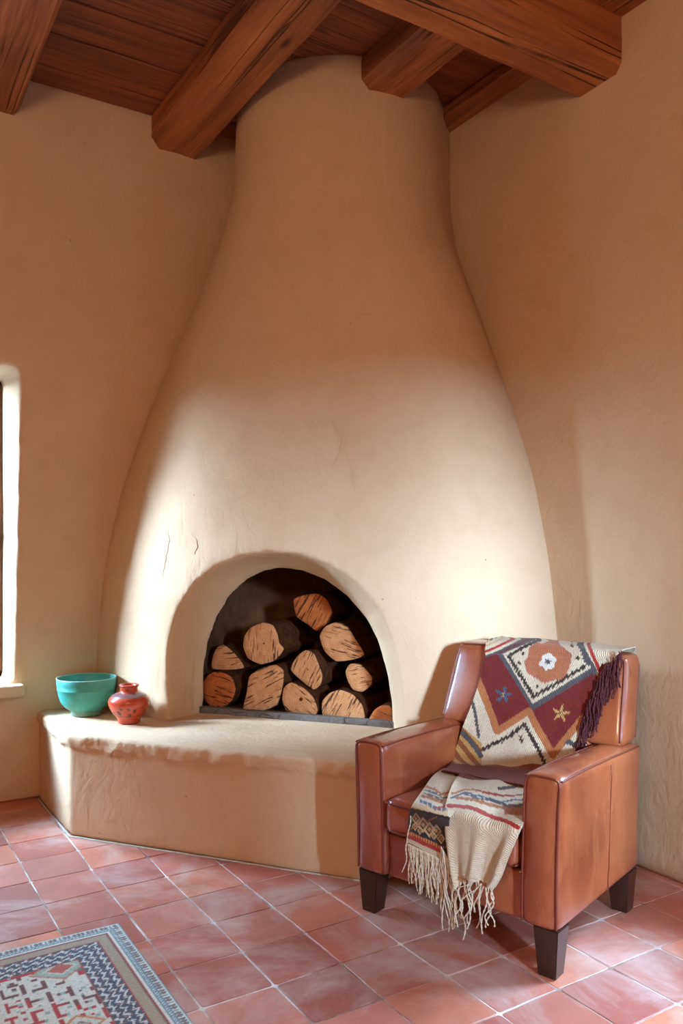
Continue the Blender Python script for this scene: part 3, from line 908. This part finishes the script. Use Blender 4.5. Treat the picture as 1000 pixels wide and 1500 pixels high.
# ------------------------------------------------------------------ armchair
Wv = Vector((.766, -.643)); Bv = Vector((.643, .766))
Fc_ = Vector((.69, 2.565)); Oc = Fc_-Wv*.415
OX, OY = RM(*Oc); wr_ = RM(*Wv)
CH_ANG = math.atan2(wr_[1], wr_[0])
chair = empty('armchair', (OX, OY, 0), CH_ANG)
tag(chair, 'tan leather armchair with square arms and dark tapered legs standing on the tiles', 'armchair')
CM = Matrix.Translation((OX, OY, 0)) @ Matrix.Rotation(CH_ANG, 4, 'Z'); CI = CM.inverted()
HW, AW, DP = .415, .14, .72
AT = .66
def arm(s):
    x0, x1 = (HW-AW, HW) if s > 0 else (-HW, -HW+AW)
    def warp(p):
        k = (p.z-.16)/.5
        cx = (x0+x1)/2
        p = p.copy()
        p.x += s*.014*k*k                      # sides swell out toward the top
        p.z -= .018*max(0, (p.y-.05)/.65)**1.2*(k > .5)*((k-.5)/.5)  # top falls a little to the back
        return p
    bm = bmesh.new()
    round_box(bm, (x0, 0, .155), (x1, DP, AT), .034, 10, (.006, .006, .006), warp)
    a = from_bm('arm', bm, m_leather, chair)
    # piping round the front panel and along the top edges
    bg = Bag(); r = .0042
    i0, i1 = x0+.010, x1-.010
    def P(x, y, z):
        q = warp(Vector((x, y, z))); return q
    zt = AT-.008
    fr = [P(i0, .006, .17), P(i0, .004, .35), P(i0, .004, .55), P(i0, .006, zt-.03), P(i0+.008, .008, zt-.008), P(i0+.03, .008, zt), P(i1-.03, .008, zt), P(i1-.008, .008, zt-.008), P(i1, .006, zt-.03), P(i1, .004, .55), P(i1, .004, .35), P(i1, .006, .17)]
    bg.add(tube(smooth_path(fr, 6), r, 8))
    for xe in (x0+.006, x1-.006):
        bg.add(tube(smooth_path([P(xe, .012, zt-.006), P(xe, .2, zt), P(xe, .45, zt), P(xe, DP-.03, zt-.002)], 8), r*.8, 8))
    bg.build('piping', m_pipe, a)
    xs_ = x1+.0008 if s > 0 else x0-.0008
    sm = Bag(); sm.add(tube([P(xs_+s*(.0055 if .25 < z < .6 else .002), .40, z) for z in np.linspace(.18, AT-.03, 12)], .0016, 6)); sm.build('side_seam', m_pipe, a)
for s in (-1, 1): arm(s)
IW = HW-AW
bm = bmesh.new(); round_box(bm, (-IW-.004, .022, .158), (IW+.004, DP-.01, .325), .018, 8, (0, .006, 0)); from_bm('front_rail', bm, m_leather, chair)
bm = bmesh.new(); round_box(bm, (-IW-.01, DP-.13, .20), (IW+.01, DP-.01, AT-.05), .02, 5); from_bm('rear_panel', bm, m_leather, chair)
def cush_warp(p):
    p = p.copy(); k = (p.z-.33)/.14
    p.z += .006*noise.noise(Vector((p.x*9, p.y*9, 2)))*max(0, k)
    p.y -= .006*math.sin(p.x*14)*(.5-abs(k-.5))*(p.y < .1)
    return p
bm = bmesh.new(); round_box(bm, (-IW+.002, -.012, .328), (IW-.002, .53, .462), .034, 12, (0, .012, .018), cush_warp)
cush = from_bm('seat_cushion', bm, m_leather, chair)
bg = Bag()
for z in (.445, .345):
    bg.add(tube(smooth_path([(-IW+.006, .35, z), (-IW+.006, .03, z), (-IW+.02, .000, z), (-IW+.07, -.012, z+.001), (0, -.020, z+.001), (IW-.07, -.012, z+.001), (IW-.02, .0, z), (IW-.006, .03, z), (IW-.006, .35, z)], 8), .0042, 8))
bg.build('piping', m_pipe, cush)
BT = .975
def yf(z): return .50+(z-.47)*.37          # front face of the backrest
def back_warp(p):
    p = p.copy(); k = (p.z-.40)/(BT-.40)
    p.y += (p.z-.47)*.37
    if p.z > AT-.03: p.x *= 1-.06*(p.z-AT+.03)/(BT-AT)
    return p
bm = bmesh.new()
round_box(bm, (-IW+.001, .505, .40), (IW-.001, .62, .70), .03, 8, (0, .01, 0), back_warp)
round_box(bm, (-HW+.006, .50, AT-.022), (HW-.006, .655, BT), .036, 10, (.004, .016, .006), back_warp)
back = from_bm('backrest', bm, m_leather, chair)
bg = Bag()
def BP(x, y, z): return back_warp(Vector((x, y, z)))
q = HW-.020
bg.add(tube(smooth_path([BP(-q, .507, AT+.0), BP(-q, .505, .75), BP(-q, .505, BT-.05), BP(-q+.012, .508, BT-.018), BP(-q+.05, .509, BT-.008), BP(0, .507, BT-.004), BP(q-.05, .509, BT-.008), BP(q-.012, .508, BT-.018), BP(q, .505, BT-.05), BP(q, .505, .75), BP(q, .507, AT+.0)], 7), .0042, 8))
q = HW-.016
bg.add(tube(smooth_path([BP(q, .648, AT+.0), BP(q, .65, .8), BP(q, .65, BT-.05), BP(q-.02, .648, BT-.012)], 7), .0036, 8))
bg.build('piping', m_pipe, back)
for sx_, y0 in ((-1, .01), (1, .01), (-1, DP-.10), (1, DP-.10)):
    bm = bmesh.new()
    xa = HW-.006 if sx_ > 0 else -HW+.006
    t = .088; bt = .062
    xi = xa-sx_*t
    fr = y0 < .1
    top = [(min(xa, xi), y0, .162), (max(xa, xi), y0, .162), (max(xa, xi), y0+t, .162), (min(xa, xi), y0+t, .162)]
    bxa = xa-sx_*.012; bxi = bxa-sx_*bt
    by0 = y0+(.008 if fr else t-bt-.008)
    bot = [(min(bxa, bxi), by0, .001), (max(bxa, bxi), by0, .001), (max(bxa, bxi), by0+bt, .001), (min(bxa, bxi), by0+bt, .001)]
    prism_bm(bm, bot, top); bmesh.ops.bevel(bm, geom=list(bm.edges), offset=.003, segments=2, affect='EDGES')
    from_bm('leg', bm, m_leg, chair, False)

# ------------------------------------------------------------------ throw
throw = empty('throw_blanket', (OX, OY, .47), CH_ANG)
tag(throw, 'fringed woven wool throw in cream, burgundy and orange draped over the armchair', 'throw blanket')
def pl(px, py, off=.012, mode='back'):
    """point of the armchair surface, in armchair axes, lying off metres proud of it"""
    o = CI @ EYEP; r = CI.to_3x3() @ ray(px, py)
    if mode == 'back':       # on the leaning front face
        t = (.50+(o.z-.47)*.37-off-o.y)/(r.y-.37*r.z)
    elif mode == 'seat': t = (.475+off-o.z)/r.z
    else: t = (-.016-off-o.y)/r.y
    return o+r*t
def loc(p): return Vector((p.x, p.y, p.z-.47))
RGB = dict(cream=(214, 194, 164), burg=(116, 32, 28), grey=(84, 78, 78), dark=(62, 46, 40), orange=(178, 108, 62), rust=(178, 106, 74), red=(170, 48, 38), brown=(140, 76, 40),
           white=(228, 220, 206), blue=(70, 88, 108), gold=(192, 148, 84), tan=(200, 166, 122), black=(48, 38, 36))
def dist_poly(x, y, pts):
    best = 1e9
    for (ax, ay), (bx_, by_) in zip(pts, pts[1:]):
        vx, vy = bx_-ax, by_-ay; t = max(0, min(1, ((x-ax)*vx+(y-ay)*vy)/(vx*vx+vy*vy)))
        best = min(best, math.hypot(x-ax-vx*t, y-ay-vy*t))
    return best
def inside(x, y, P):
    c = False; n = len(P)
    for i in range(n):
        x1, y1 = P[i]; x2, y2 = P[i-1]
        if (y1 > y) != (y2 > y) and x < (x2-x1)*(y-y1)/(y2-y1)+x1: c = not c
    return c
def pat_back(x, y):
    """motifs of the upper part"""
    jag = 7*noise.noise(Vector((x*.09, y*.09, 0)))+5*math.sin(x*.35+y*.2)
    c = 'cream'
    # lower chevron field
    zig = [(60, 235), (85, 300), (180, 560), (352, 448), (480, 690), (560, 590), (640, 490), (720, 420)]
    band_y = np.interp(x, [p[0] for p in zig], [p[1] for p in zig])
    if y < band_y: c = 'burg'
    if dist_poly(x, y, zig) < 19: c = 'orange'
    if y > band_y+14:
        if dist_poly(x, y, [(85, 668), (150, 632), (240, 590), (330, 520), (380, 610), (437, 735)]) < 10+jag*.9: c = 'dark'
        if dist_poly(x, y, [(45, 395), (62, 470), (78, 585)]) < 8+jag*.4: c = 'grey'
        if dist_poly(x, y, [(525, 615), (570, 618), (615, 645)]) < 14+jag*.4: c = 'grey'
        if dist_poly(x, y, [(310, 590), (318, 612)]) < 9+jag*.7: c = 'dark'
        if y > 742+(x-300)*-.02+6*math.sin(x*.03) and x < 560: c = 'brown'
        if x < 95 and y > 540+x*.9: c = 'brown' if ((y-x*1.2) // 42) % 2 else 'gold'
        if dist_poly(x, y, [(-20, 560), (40, 620), (90, 690)]) < 13: c = 'grey'
        if y > 760 and x < 120: c = 'burg'
        if 400 < x < 620 and y > 745-(x-400)*.25: c = 'grey' if y > 770-(x-400)*.25 else c
    if y > 752+.02*x: c = 'burg'
    if x > 835 and y < 150: c = ('red', 'cream', 'blue', 'cream')[int((y-x*.3+400)//16) % 4]
    # stars
    for sx0, sy0, ca_, cb_ in ((215, 362, 'blue', 'gold'), (525, 462, 'gold', 'grey')):
        dx, dy = x-sx0, y-sy0; r = math.hypot(dx, dy); a = math.atan2(dy, dx)
        R = 26+20*math.cos(a*5+.6)+jag*1.2
        if r < R and c == 'burg': c = ca_ if r > 12 or (x+y) % 9 > 4 else cb_
    # top left stripes
    tl = (y-130)*1.0+(x-205)*.43
    edge_l = (y-135)+(x-180)*.46          # line running along the upper left side
    if edge_l < 0 and y < 260 and x < 520:
        c = 'cream'
        if -44 < edge_l < -30: c = 'red'
        elif -72 < edge_l < -62: c = 'tan'
        elif -100 < edge_l < -84: c = 'grey' if (x // 9) % 3 else 'cream'
        elif -14 < edge_l < 0: c = 'grey'
    # diamond
    D0 = [(182, 140), (490, 8), (606, 18), (724, 232), (372, 446)]
    D1 = [(210, 138), (486, 26), (594, 34), (690, 214), (372, 412)]
    if inside(x, y, D0): c = 'grey'
    if inside(x, y, D1): c = 'cream'
    if inside(x, y, D1):
        if dist_poly(x, y, [(242, 150), (300, 250), (376, 372), (520, 290), (655, 206)]) < 10+jag: c = 'dark'
        if dist_poly(x, y, [(242, 150), (340, 96), (470, 40)]) < 8+jag*.5: c = 'dark'
        if dist_poly(x, y, [(596, 45), (640, 120), (672, 196)]) < 9+jag*.7: c = 'grey'
        r = math.hypot((x-455)*.95, (y-182)*1.05)+5*math.sin(math.atan2(y-182, x-455)*6)+10*noise.noise(Vector((x*.03, y*.03, 2)))
        if r < 118: c = 'rust' if r > 106 or (int(r/9) % 3) else 'orange'
        if r < 44: c = 'white'
        if r < 13: c = 'grey'
        for qx, qy in ((320, 140), (398, 314), (585, 96), (620, 162), (300, 190), (520, 290)):
            if math.hypot(x-qx, y-qy) < 9+jag*.5: c = 'dark'
    # right of the diamond, at the top
    rt = (x-655)-(y-35)*.40
    if x > 600 and y < 260 and not inside(x, y, D0) and y < 205+(x-700)*-.5+60 and rt > -40:
        c = 'cream'
        if abs(rt) < 10: c = 'red'
        if -40 < rt < -26: c = 'grey'
    return RGB[c]
def pat_low(x, y, right):
    c = 'cream'
    j = 4*noise.noise(Vector((x*.05, y*.05, 4)))
    L_ = lambda pts, w: dist_poly(x, y, pts) < w+j
    if y < 200 and dist_poly(x, y, [(400, 60), (450, 120), (600, 165), (760, 190)]) < 50 and y < 165+(x-400)*.09: c = 'burg'
    if right:
        if L_([(700, 235), (790, 220), (840, 190), (930, 150)], 9) or L_([(800, 200), (830, 170)], 8): c = 'grey'
        if L_([(400, 262), (480, 243), (600, 270), (870, 283)], 7): c = 'red' if x > 560 else 'orange'
        if L_([(395, 290), (480, 262), (540, 292), (620, 300), (700, 318), (800, 310), (860, 322)], 6): c = 'blue'
        if L_([(480, 275), (560, 312), (640, 312), (740, 335)], 5): c = 'grey'
        if L_([(430, 292), (520, 318), (600, 332), (720, 352), (850, 415)], 10): c = 'orange' if (x+y) % 40 > 8 else 'brown'
        if L_([(740, 345), (860, 360)], 10): c = 'grey'
        if y > 345 and x > 730 and y < 400+(x-730)*.2 and c == 'cream': c = 'rust'
        if L_([(380, 342), (480, 362), (600, 390), (700, 428), (820, 490)], 13): c = 'red'
    else:
        if L_([(240, 225), (290, 245), (330, 275), (400, 262)], 8): c = 'orange'
        if L_([(230, 250), (290, 268), (340, 300), (410, 288)], 5): c = 'blue'
        if L_([(225, 268), (290, 290), (340, 315)], 5): c = 'grey'
        if L_([(212, 288), (270, 300), (330, 325)], 10): c = 'orange' if (x+y) % 36 > 9 else 'brown'
        if L_([(205, 318), (250, 340), (300, 368), (360, 372)], 11): c = 'blue' if (x % 30) > 6 else 'cream'
        if L_([(300, 362), (365, 358)], 8): c = 'red'
        up = 352+(x-150)*.24
        if y > up-25 and y < up+12 and x < 370 and c == 'cream': c = 'tan'
        if y > up+12: c = 'black'
        lo = 520+(x-130)*.46
        if y > up+20 and y < lo-8:
            for qx, qy, R in ((170, 430, 30), (215, 470, 40), (255, 500, 40), (300, 510, 34), (165, 480, 22), (330, 560, 26), (195, 510, 18), (285, 545, 18)):
                q = abs(x-qx)/R+abs(y-qy)/(R*1.3)
                if q < 1 and not (.35 < q < .6): c = 'tan' if q > .6 else 'gold'
            if L_([(130, 500), (300, 420)], 3): c = 'rust'
        if y > lo-8: c = 'gold' if (x // 8) % 2 else 'red'
        if y > lo+14: c = 'red'
        if y > lo+42: c = 'cream'
    return RGB[c]
def grid_mesh(rows, nu, nv, fn_col, lift=None):
    """rows: list of (list of (point, restx, resty)); splined down and along"""
    P = [[Vector((*p, rx, ry)) for p, rx, ry in r] for r in rows]
    def sp(seq, t):
        n = len(seq)-1; k = min(int(t*n), n-1); u = t*n-k
        p0, p1, p2, p3 = seq[max(k-1, 0)], seq[k], seq[k+1], seq[min(k+2, n)]
        return .5*((2*p1)+(p2-p0)*u+(2*p0-5*p1+4*p2-p3)*u*u+(3*p1-p0-3*p2+p3)*u**3)
    cols_ = [[sp(r, i/nu) for i in range(nu+1)] for r in P]
    V = []; C = []
    for j in range(nv+1):
        for i in range(nu+1):
            q = sp([cols_[k][i] for k in range(len(P))], j/nv)
            p = Vector(q[:3]); rx, ry = q[3], q[4]
            if lift: p = lift(p, i/nu, j/nv)
            V.append(p); c = fn_col(rx, ry)
            k = 1+.14*(random.random()-.5)+.10*noise.noise(Vector((rx*.03, ry*.5, 0)))
            C.append((*[min(1, t*k) for t in lin(*c)[:3]], 1))
    Fq = [(j*(nu+1)+i, j*(nu+1)+i+1, (j+1)*(nu+1)+i+1, (j+1)*(nu+1)+i) for j in range(nv) for i in range(nu)]
    return V, Fq, C
def crop7(px, py): return ((px-680)*3.704, (py-920)*3.704)
def crop8(px, py): return ((px-570)*4.348, (py-1100)*4.348)

def row_back(l, r, off=.014, n=5, sag=0.):
    out = []
    for k in range(n):
        t = k/(n-1); px, py = l[0]+(r[0]-l[0])*t, l[1]+(r[1]-l[1])*t+sag*math.sin(math.pi*t)
        out.append((pl(px, py, off), *crop7(px, py)))
    return out
rows = []
TOPZ = BT+.010
front = [row_back((722, 938), (918, 937), .016), row_back((712, 965), (884, 965), .018), row_back((701, 1003), (868, 1008), .016), row_back((690, 1035), (855, 1045), .016),
         row_back((677, 1068), (846, 1082), .018), row_back((667, 1098), (839, 1118), .024), row_back((664, 1113), (836, 1136), .035),
         [(pl(651+(806-651)*k/4, 1127+(1156-1127)*k/4, .032, 'seat'), *crop7(655+35*k, 1150)) for k in range(5)],
         [(pl(646+(806-646)*k/4, 1131+(1160-1131)*k/4, .012, 'seat'), *crop7(655+35*k, 1158)) for k in range(5)]]
# over the top of the backrest and down behind it
def rest(p):
    q = CM @ p - EYEP; x = CA*q.x-SA*q.y; d = SA*q.x+CA*q.y
    return crop7(500+F*x/d, HOR-F*q.z/d)
def level(y, z, spread=0.):
    out = []
    for k, (p, rx, ry) in enumerate(front[1]):
        x = p.x+(k/4)*spread-(1-k/4)*.015
        out.append(Vector((x, y, z)))
    return [(q, *rest(q)) for q in out]
front[0] = level(yf(BT-.02)-.014, BT-.030, .02)
ridge = level(yf(BT)+.010, TOPZ+.004, .05)
top = level(yf(BT)+.085, TOPZ+.012, .06)
rear = level(yf(BT)+.160, TOPZ-.004, .06)
down = [(Vector((p.x*.9, yf(BT)+.172, BT-.14)), rx, ry-100) for (p, rx, ry) in rear]
rows = [down, rear, top, ridge]+front
def lift_back(p, u, v):
    p = p.copy()
    fold = .006*math.sin(u*9+v*4)+.007*noise.noise(Vector((u*4, v*6, 0)))
    p.y -= max(0, fold)+.002; p.z += .004*noise.noise(Vector((u*5, v*3, 9))) if v < .35 else 0
    return p
TV, TF, TC = [], [], []
def add_grid(g):
    o = len(TV); TV.extend(loc(p) for p in g[0]); TF.extend(tuple(i+o for i in q) for q in g[1]); TC.extend(g[2])
add_grid(grid_mesh(rows, 150, 260, pat_back, lift_back))

def row_pts(pts, modes):
    return [(pl(px, py, off, m), *crop8(px, py)) for (px, py), (m, off) in zip(pts, modes)]
S = lambda o=.006: ('seat', o)
FR = lambda o=.012: ('front', o)
# left lobe
A = [row_pts([(662, 1108), (690, 1122), (725, 1132), (760, 1140)], [S(.004)]*4),
     row_pts([(652, 1122), (676, 1130), (705, 1138), (735, 1145)], [S(.006)]*4),
     row_pts([(634, 1136), (655, 1143), (682, 1152), (705, 1158)], [S(.016), S(.022), S(.02), S(.012)]),
     row_pts([(618, 1158), (636, 1165), (656, 1172), (676, 1176)], [S(.01), S(.016), S(.012), S(.008)]),
     row_pts([(603, 1180), (620, 1187), (640, 1194), (660, 1196)], [S(.006), S(.008), S(.006), S(.004)]),
     row_pts([(598, 1198), (616, 1206), (636, 1214), (656, 1220)], [FR(.012)]*4),
     row_pts([(597, 1218), (614, 1226), (634, 1236), (650, 1242)], [FR(.014), FR(.018), FR(.014), FR(.012)]),
     row_pts([(597, 1234), (613, 1242), (631, 1252), (646, 1258)], [FR(.016), FR(.02), FR(.016), FR(.012)])]
add_grid(grid_mesh(A, 70, 120, lambda x, y: pat_low(x, y, False)))
B = [row_pts([(690, 1112), (735, 1128), (785, 1138), (836, 1148)], [S(.008)]*4),
     row_pts([(682, 1126), (725, 1136), (770, 1144), (815, 1150)], [S(.014)]*4),
     row_pts([(670, 1138), (706, 1142), (745, 1146), (790, 1150)], [S(.036), S(.034), S(.026), S(.02)]),
     row_pts([(661, 1152), (692, 1152), (732, 1158), (776, 1164)], [S(.034), S(.036), S(.026), S(.016)]),
     row_pts([(655, 1168), (690, 1176), (730, 1188), (768, 1202)], [S(.032), S(.030), S(.026), S(.018)]),
     row_pts([(651, 1188), (688, 1200), (728, 1212), (761, 1218)], [FR(.018), FR(.024), FR(.020), FR(.014)]),
     row_pts([(652, 1215), (686, 1228), (722, 1236), (752, 1236)], [FR(.026), FR(.036), FR(.024), FR(.03)]),
     row_pts([(656, 1246), (684, 1258), (714, 1262), (741, 1262)], [FR(.028), FR(.042), FR(.024), FR(.036)]),
     row_pts([(661, 1276), (682, 1286), (708, 1289), (733, 1284)], [FR(.028), FR(.042), FR(.026), FR(.036)]),
     row_pts([(667, 1304), (685, 1284), (707, 1292), (722, 1302)], [FR(.028), FR(.040), FR(.026), FR(.034)])]
def lift_low(p, u, v):
    k = max(0, v-.38)/.62
    p = p.copy(); p.y -= k*(.011*math.sin(u*15+1.5*v)+.005*math.sin(u*31)); p.z += (1-k)*.005*math.sin(u*11+v*9)*min(1, v*4)
    return p
add_grid(grid_mesh(B, 110, 170, lambda x, y: pat_low(x, y, True), lift_low))
me = bpy.data.meshes.new('woven_cloth'); me.from_pydata([tuple(p) for p in TV], [], TF); me.update()
ca = me.color_attributes.new('dye', 'FLOAT_COLOR', 'POINT'); ca.data.foreach_set('color', np.array(TC, np.float32).ravel())
uvl = me.uv_layers.new(name='weave')
va = np.array([tuple(p) for p in TV]); li = np.empty(len(me.loops), np.int32); me.loops.foreach_get('vertex_index', li)
uvl.data.foreach_set('uv', np.stack([va[li, 0]*80, (va[li, 2]-va[li, 1])*80], -1).ravel().astype(np.float32))
cloth = link('woven_cloth', me, m_throw, throw)
md = cloth.modifiers.new('thick', 'SOLIDIFY'); md.thickness = .005; md.offset = 1

rn = random.Random(21)
def strand(bag, p, q, r, wob=.006, n=14, ply=True):
    """two twisted yarns from p to q with a loose wave"""
    a1, a2 = rn.uniform(0, 6.3), rn.uniform(0, 6.3); f1 = rn.uniform(1.2, 2.6)
    base = []
    for i in range(n+1):
        t = i/n
        b = p.lerp(q, t)
        w = wob*min(1, t*3)
        base.append(b+Vector((w*math.sin(f1*6.28*t*.6+a1), .4*w*math.sin(f1*5*t+a2), 0)))
    if ply:
        for ph in (0, math.pi):
            pth = []
            for i, b in enumerate(base):
                th = i/n*26+ph
                pth.append(b+Vector((r*.7*math.cos(th), r*.7*math.sin(th), 0)))
            bag.add(tube(pth, r*.72, 5, .85))
    else: bag.add(tube(base, r, 5, .7))
fa = Bag()
for k in range(44):
    t = (k+rn.random()*.6)/44
    px, py = 598+t*50, 1236+t*24
    L_ = rn.uniform(44, 66)+t*6
    strand(fa, loc(pl(px, py, .018+.006*rn.random(), 'front')), loc(pl(px+rn.uniform(-4, 3)+2, py+L_, .008+.012*rn.random(), 'front')), .0017, .005, 22)
for k in range(14):
    t = k/14
    px, py = 646+t*16, 1240+t*30
    strand(fa, loc(pl(px, py, .022+.01*rn.random(), 'front')), loc(pl(652+t*18+rn.uniform(-3, 3), 1318+rn.uniform(10, 50), .012+.015*rn.random(), 'front')), .0019, .008, 26)
strand(fa, loc(pl(603, 1182, .022, 'front')), loc(pl(596, 1236, .024, 'front')), .0019, .003, 22)
strand(fa, loc(pl(596, 1232, .024, 'front')), loc(pl(591, 1278, .020, 'front')), .0019, .006, 22)
o = fa.build('fringe', m_cord, throw); o['kind'] = 'stuff'; o['label'] = 'short cream fringe'
fb = Bag()
for k in range(16):
    t = (k+.3*rn.random())/15.3
    px = 667+t*56; py = 1303-16*math.sin(min(1, t*1.3)*math.pi)*.9
    Lk = rn.choice([44, 58, 66, 74, 84]) if t < .7 else rn.uniform(50, 68)
    strand(fb, loc(pl(px, py-3, .03, 'front')), loc(pl(px+rn.uniform(-9, 9)-2+(t-.5)*-10, py+Lk, .015+.02*rn.random(), 'front')), .0023, .010, 28)
for a_, b_ in (((672, 1300), (700, 1290)), ((676, 1318), (704, 1296))):
    strand(fb, loc(pl(*a_, .036, 'front')), loc(pl(*b_, .036, 'front')), .0019, .003, 18)
o = fb.build('fringe', m_cord, throw); o['label'] = 'long cream fringe'
fp = Bag()
for k in range(105):
    t = (k+rn.random())/105
    ex = np.interp(t, [0, .2, .5, .8, 1], [908, 884, 869, 858, 848]); ey = np.interp(t, [0, .2, .5, .8, 1], [956, 974, 1005, 1035, 1062])
    lx = rn.uniform(0, 1)
    px, py = ex+lx*np.interp(t, [0, .3, 1], [6, 14, 8]), ey+rn.uniform(-4, 4)
    Lk = rn.uniform(40, 62)
    strand(fp, loc(pl(px, py, .024+.016*rn.random())), loc(pl(px-rn.uniform(2, 15)+2, py+Lk, .010+.014*rn.random())), .0023, .005, 18)
o = fp.build('fringe', m_plum, throw); o['kind'] = 'stuff'; o['label'] = 'plum coloured fringe'

# ------------------------------------------------------------------ light
w = bpy.data.worlds.new('World'); SC.world = w; w.use_nodes = True
bgn = w.node_tree.nodes['Background']; bgn.inputs[0].default_value = (.46, .72, 1., 1); bgn.inputs[1].default_value = 4.
def area(name, p, target, size, power, color, spread=180, portal=False, sy=None):
    L = bpy.data.lights.new(name, 'AREA'); L.shape = 'RECTANGLE'; L.size = size; L.size_y = sy or size
    L.energy = power; L.color = color; L.spread = math.radians(spread)
    o = bpy.data.objects.new(name, L); COL.objects.link(o); o.location = p
    o.rotation_euler = (Vector(target)-Vector(p)).to_track_quat('-Z', 'Y').to_euler()
    if portal: L.cycles.is_portal = True
    return o
area('portal_left', ((WX0+WX1)/2, Y1+.34, 1.5), ((WX0+WX1)/2, 0, 1.5), WX1-WX0, 1, (1, 1, 1), portal=True, sy=1.7)
area('portal_rear', ((RX0+RX1)/2, Y0-.31, 1.4), ((RX0+RX1)/2, 3, 1.4), RX1-RX0, 1, (1, 1, 1), portal=True, sy=1.3)
area('portal_right', (X1+.31, (QY0+QY1)/2, (QZ0+QZ1)/2), (0, (QY0+QY1)/2, (QZ0+QZ1)/2), QY1-QY0, 1, (1, 1, 1), portal=True, sy=QZ1-QZ0)
DAY = (.48, .71, 1.)
area('daylight_rear', (.6, Y0-3.4, 2.4), (2.1, 3.1, 1.1), .75, 235, DAY, 60)
area('daylight_left', (-2.6, 6.3, 2.9), (1.3, 4.2, .8), 1.2, 520, DAY, 70)
area('skylight_left', (-.3, Y1+1.2, 3.3), (1.0, 3.6, .45), 1.2, 58, (.40, .66, 1.), 45)
area('skylight_right', (4.2, 1.0, 3.0), (2.1, 1.6, 0), 1.0, 62, (.42, .67, 1.), 60)
lp = bpy.data.lights.new('warm_fill', 'POINT'); lp.energy = 108; lp.color = (1., .71, .46); lp.shadow_soft_size = .25  # added warm fill behind the viewer, not a known lamp of the room
lo = bpy.data.objects.new('warm_fill', lp); COL.objects.link(lo); lo.location = (-.6, .0, 2.6)

# ------------------------------------------------------------------ camera
cd = bpy.data.cameras.new('camera'); cam = bpy.data.objects.new('camera', cd); COL.objects.link(cam)
cam.location = (0, 0, EYE)
cam.rotation_euler = (math.pi/2, 0, -math.atan2(SA, CA))
cd.sensor_fit = 'VERTICAL'; cd.sensor_height = 36; cd.lens = F/1500*36; cd.shift_y = (HOR-750)/1500
cd.clip_start = .05
SC.camera = cam
SC.view_settings.view_transform = 'Standard'; SC.view_settings.look = 'None'
SC.view_settings.exposure = .25; SC.view_settings.gamma = 1.; SC.view_settings.use_curve_mapping = False
SC.cycles.max_bounces = 8; SC.cycles.diffuse_bounces = 4; SC.cycles.use_adaptive_sampling = True; SC.cycles.adaptive_threshold = .06; SC.cycles.use_denoising = True
SC.cycles.sample_clamp_indirect = 6
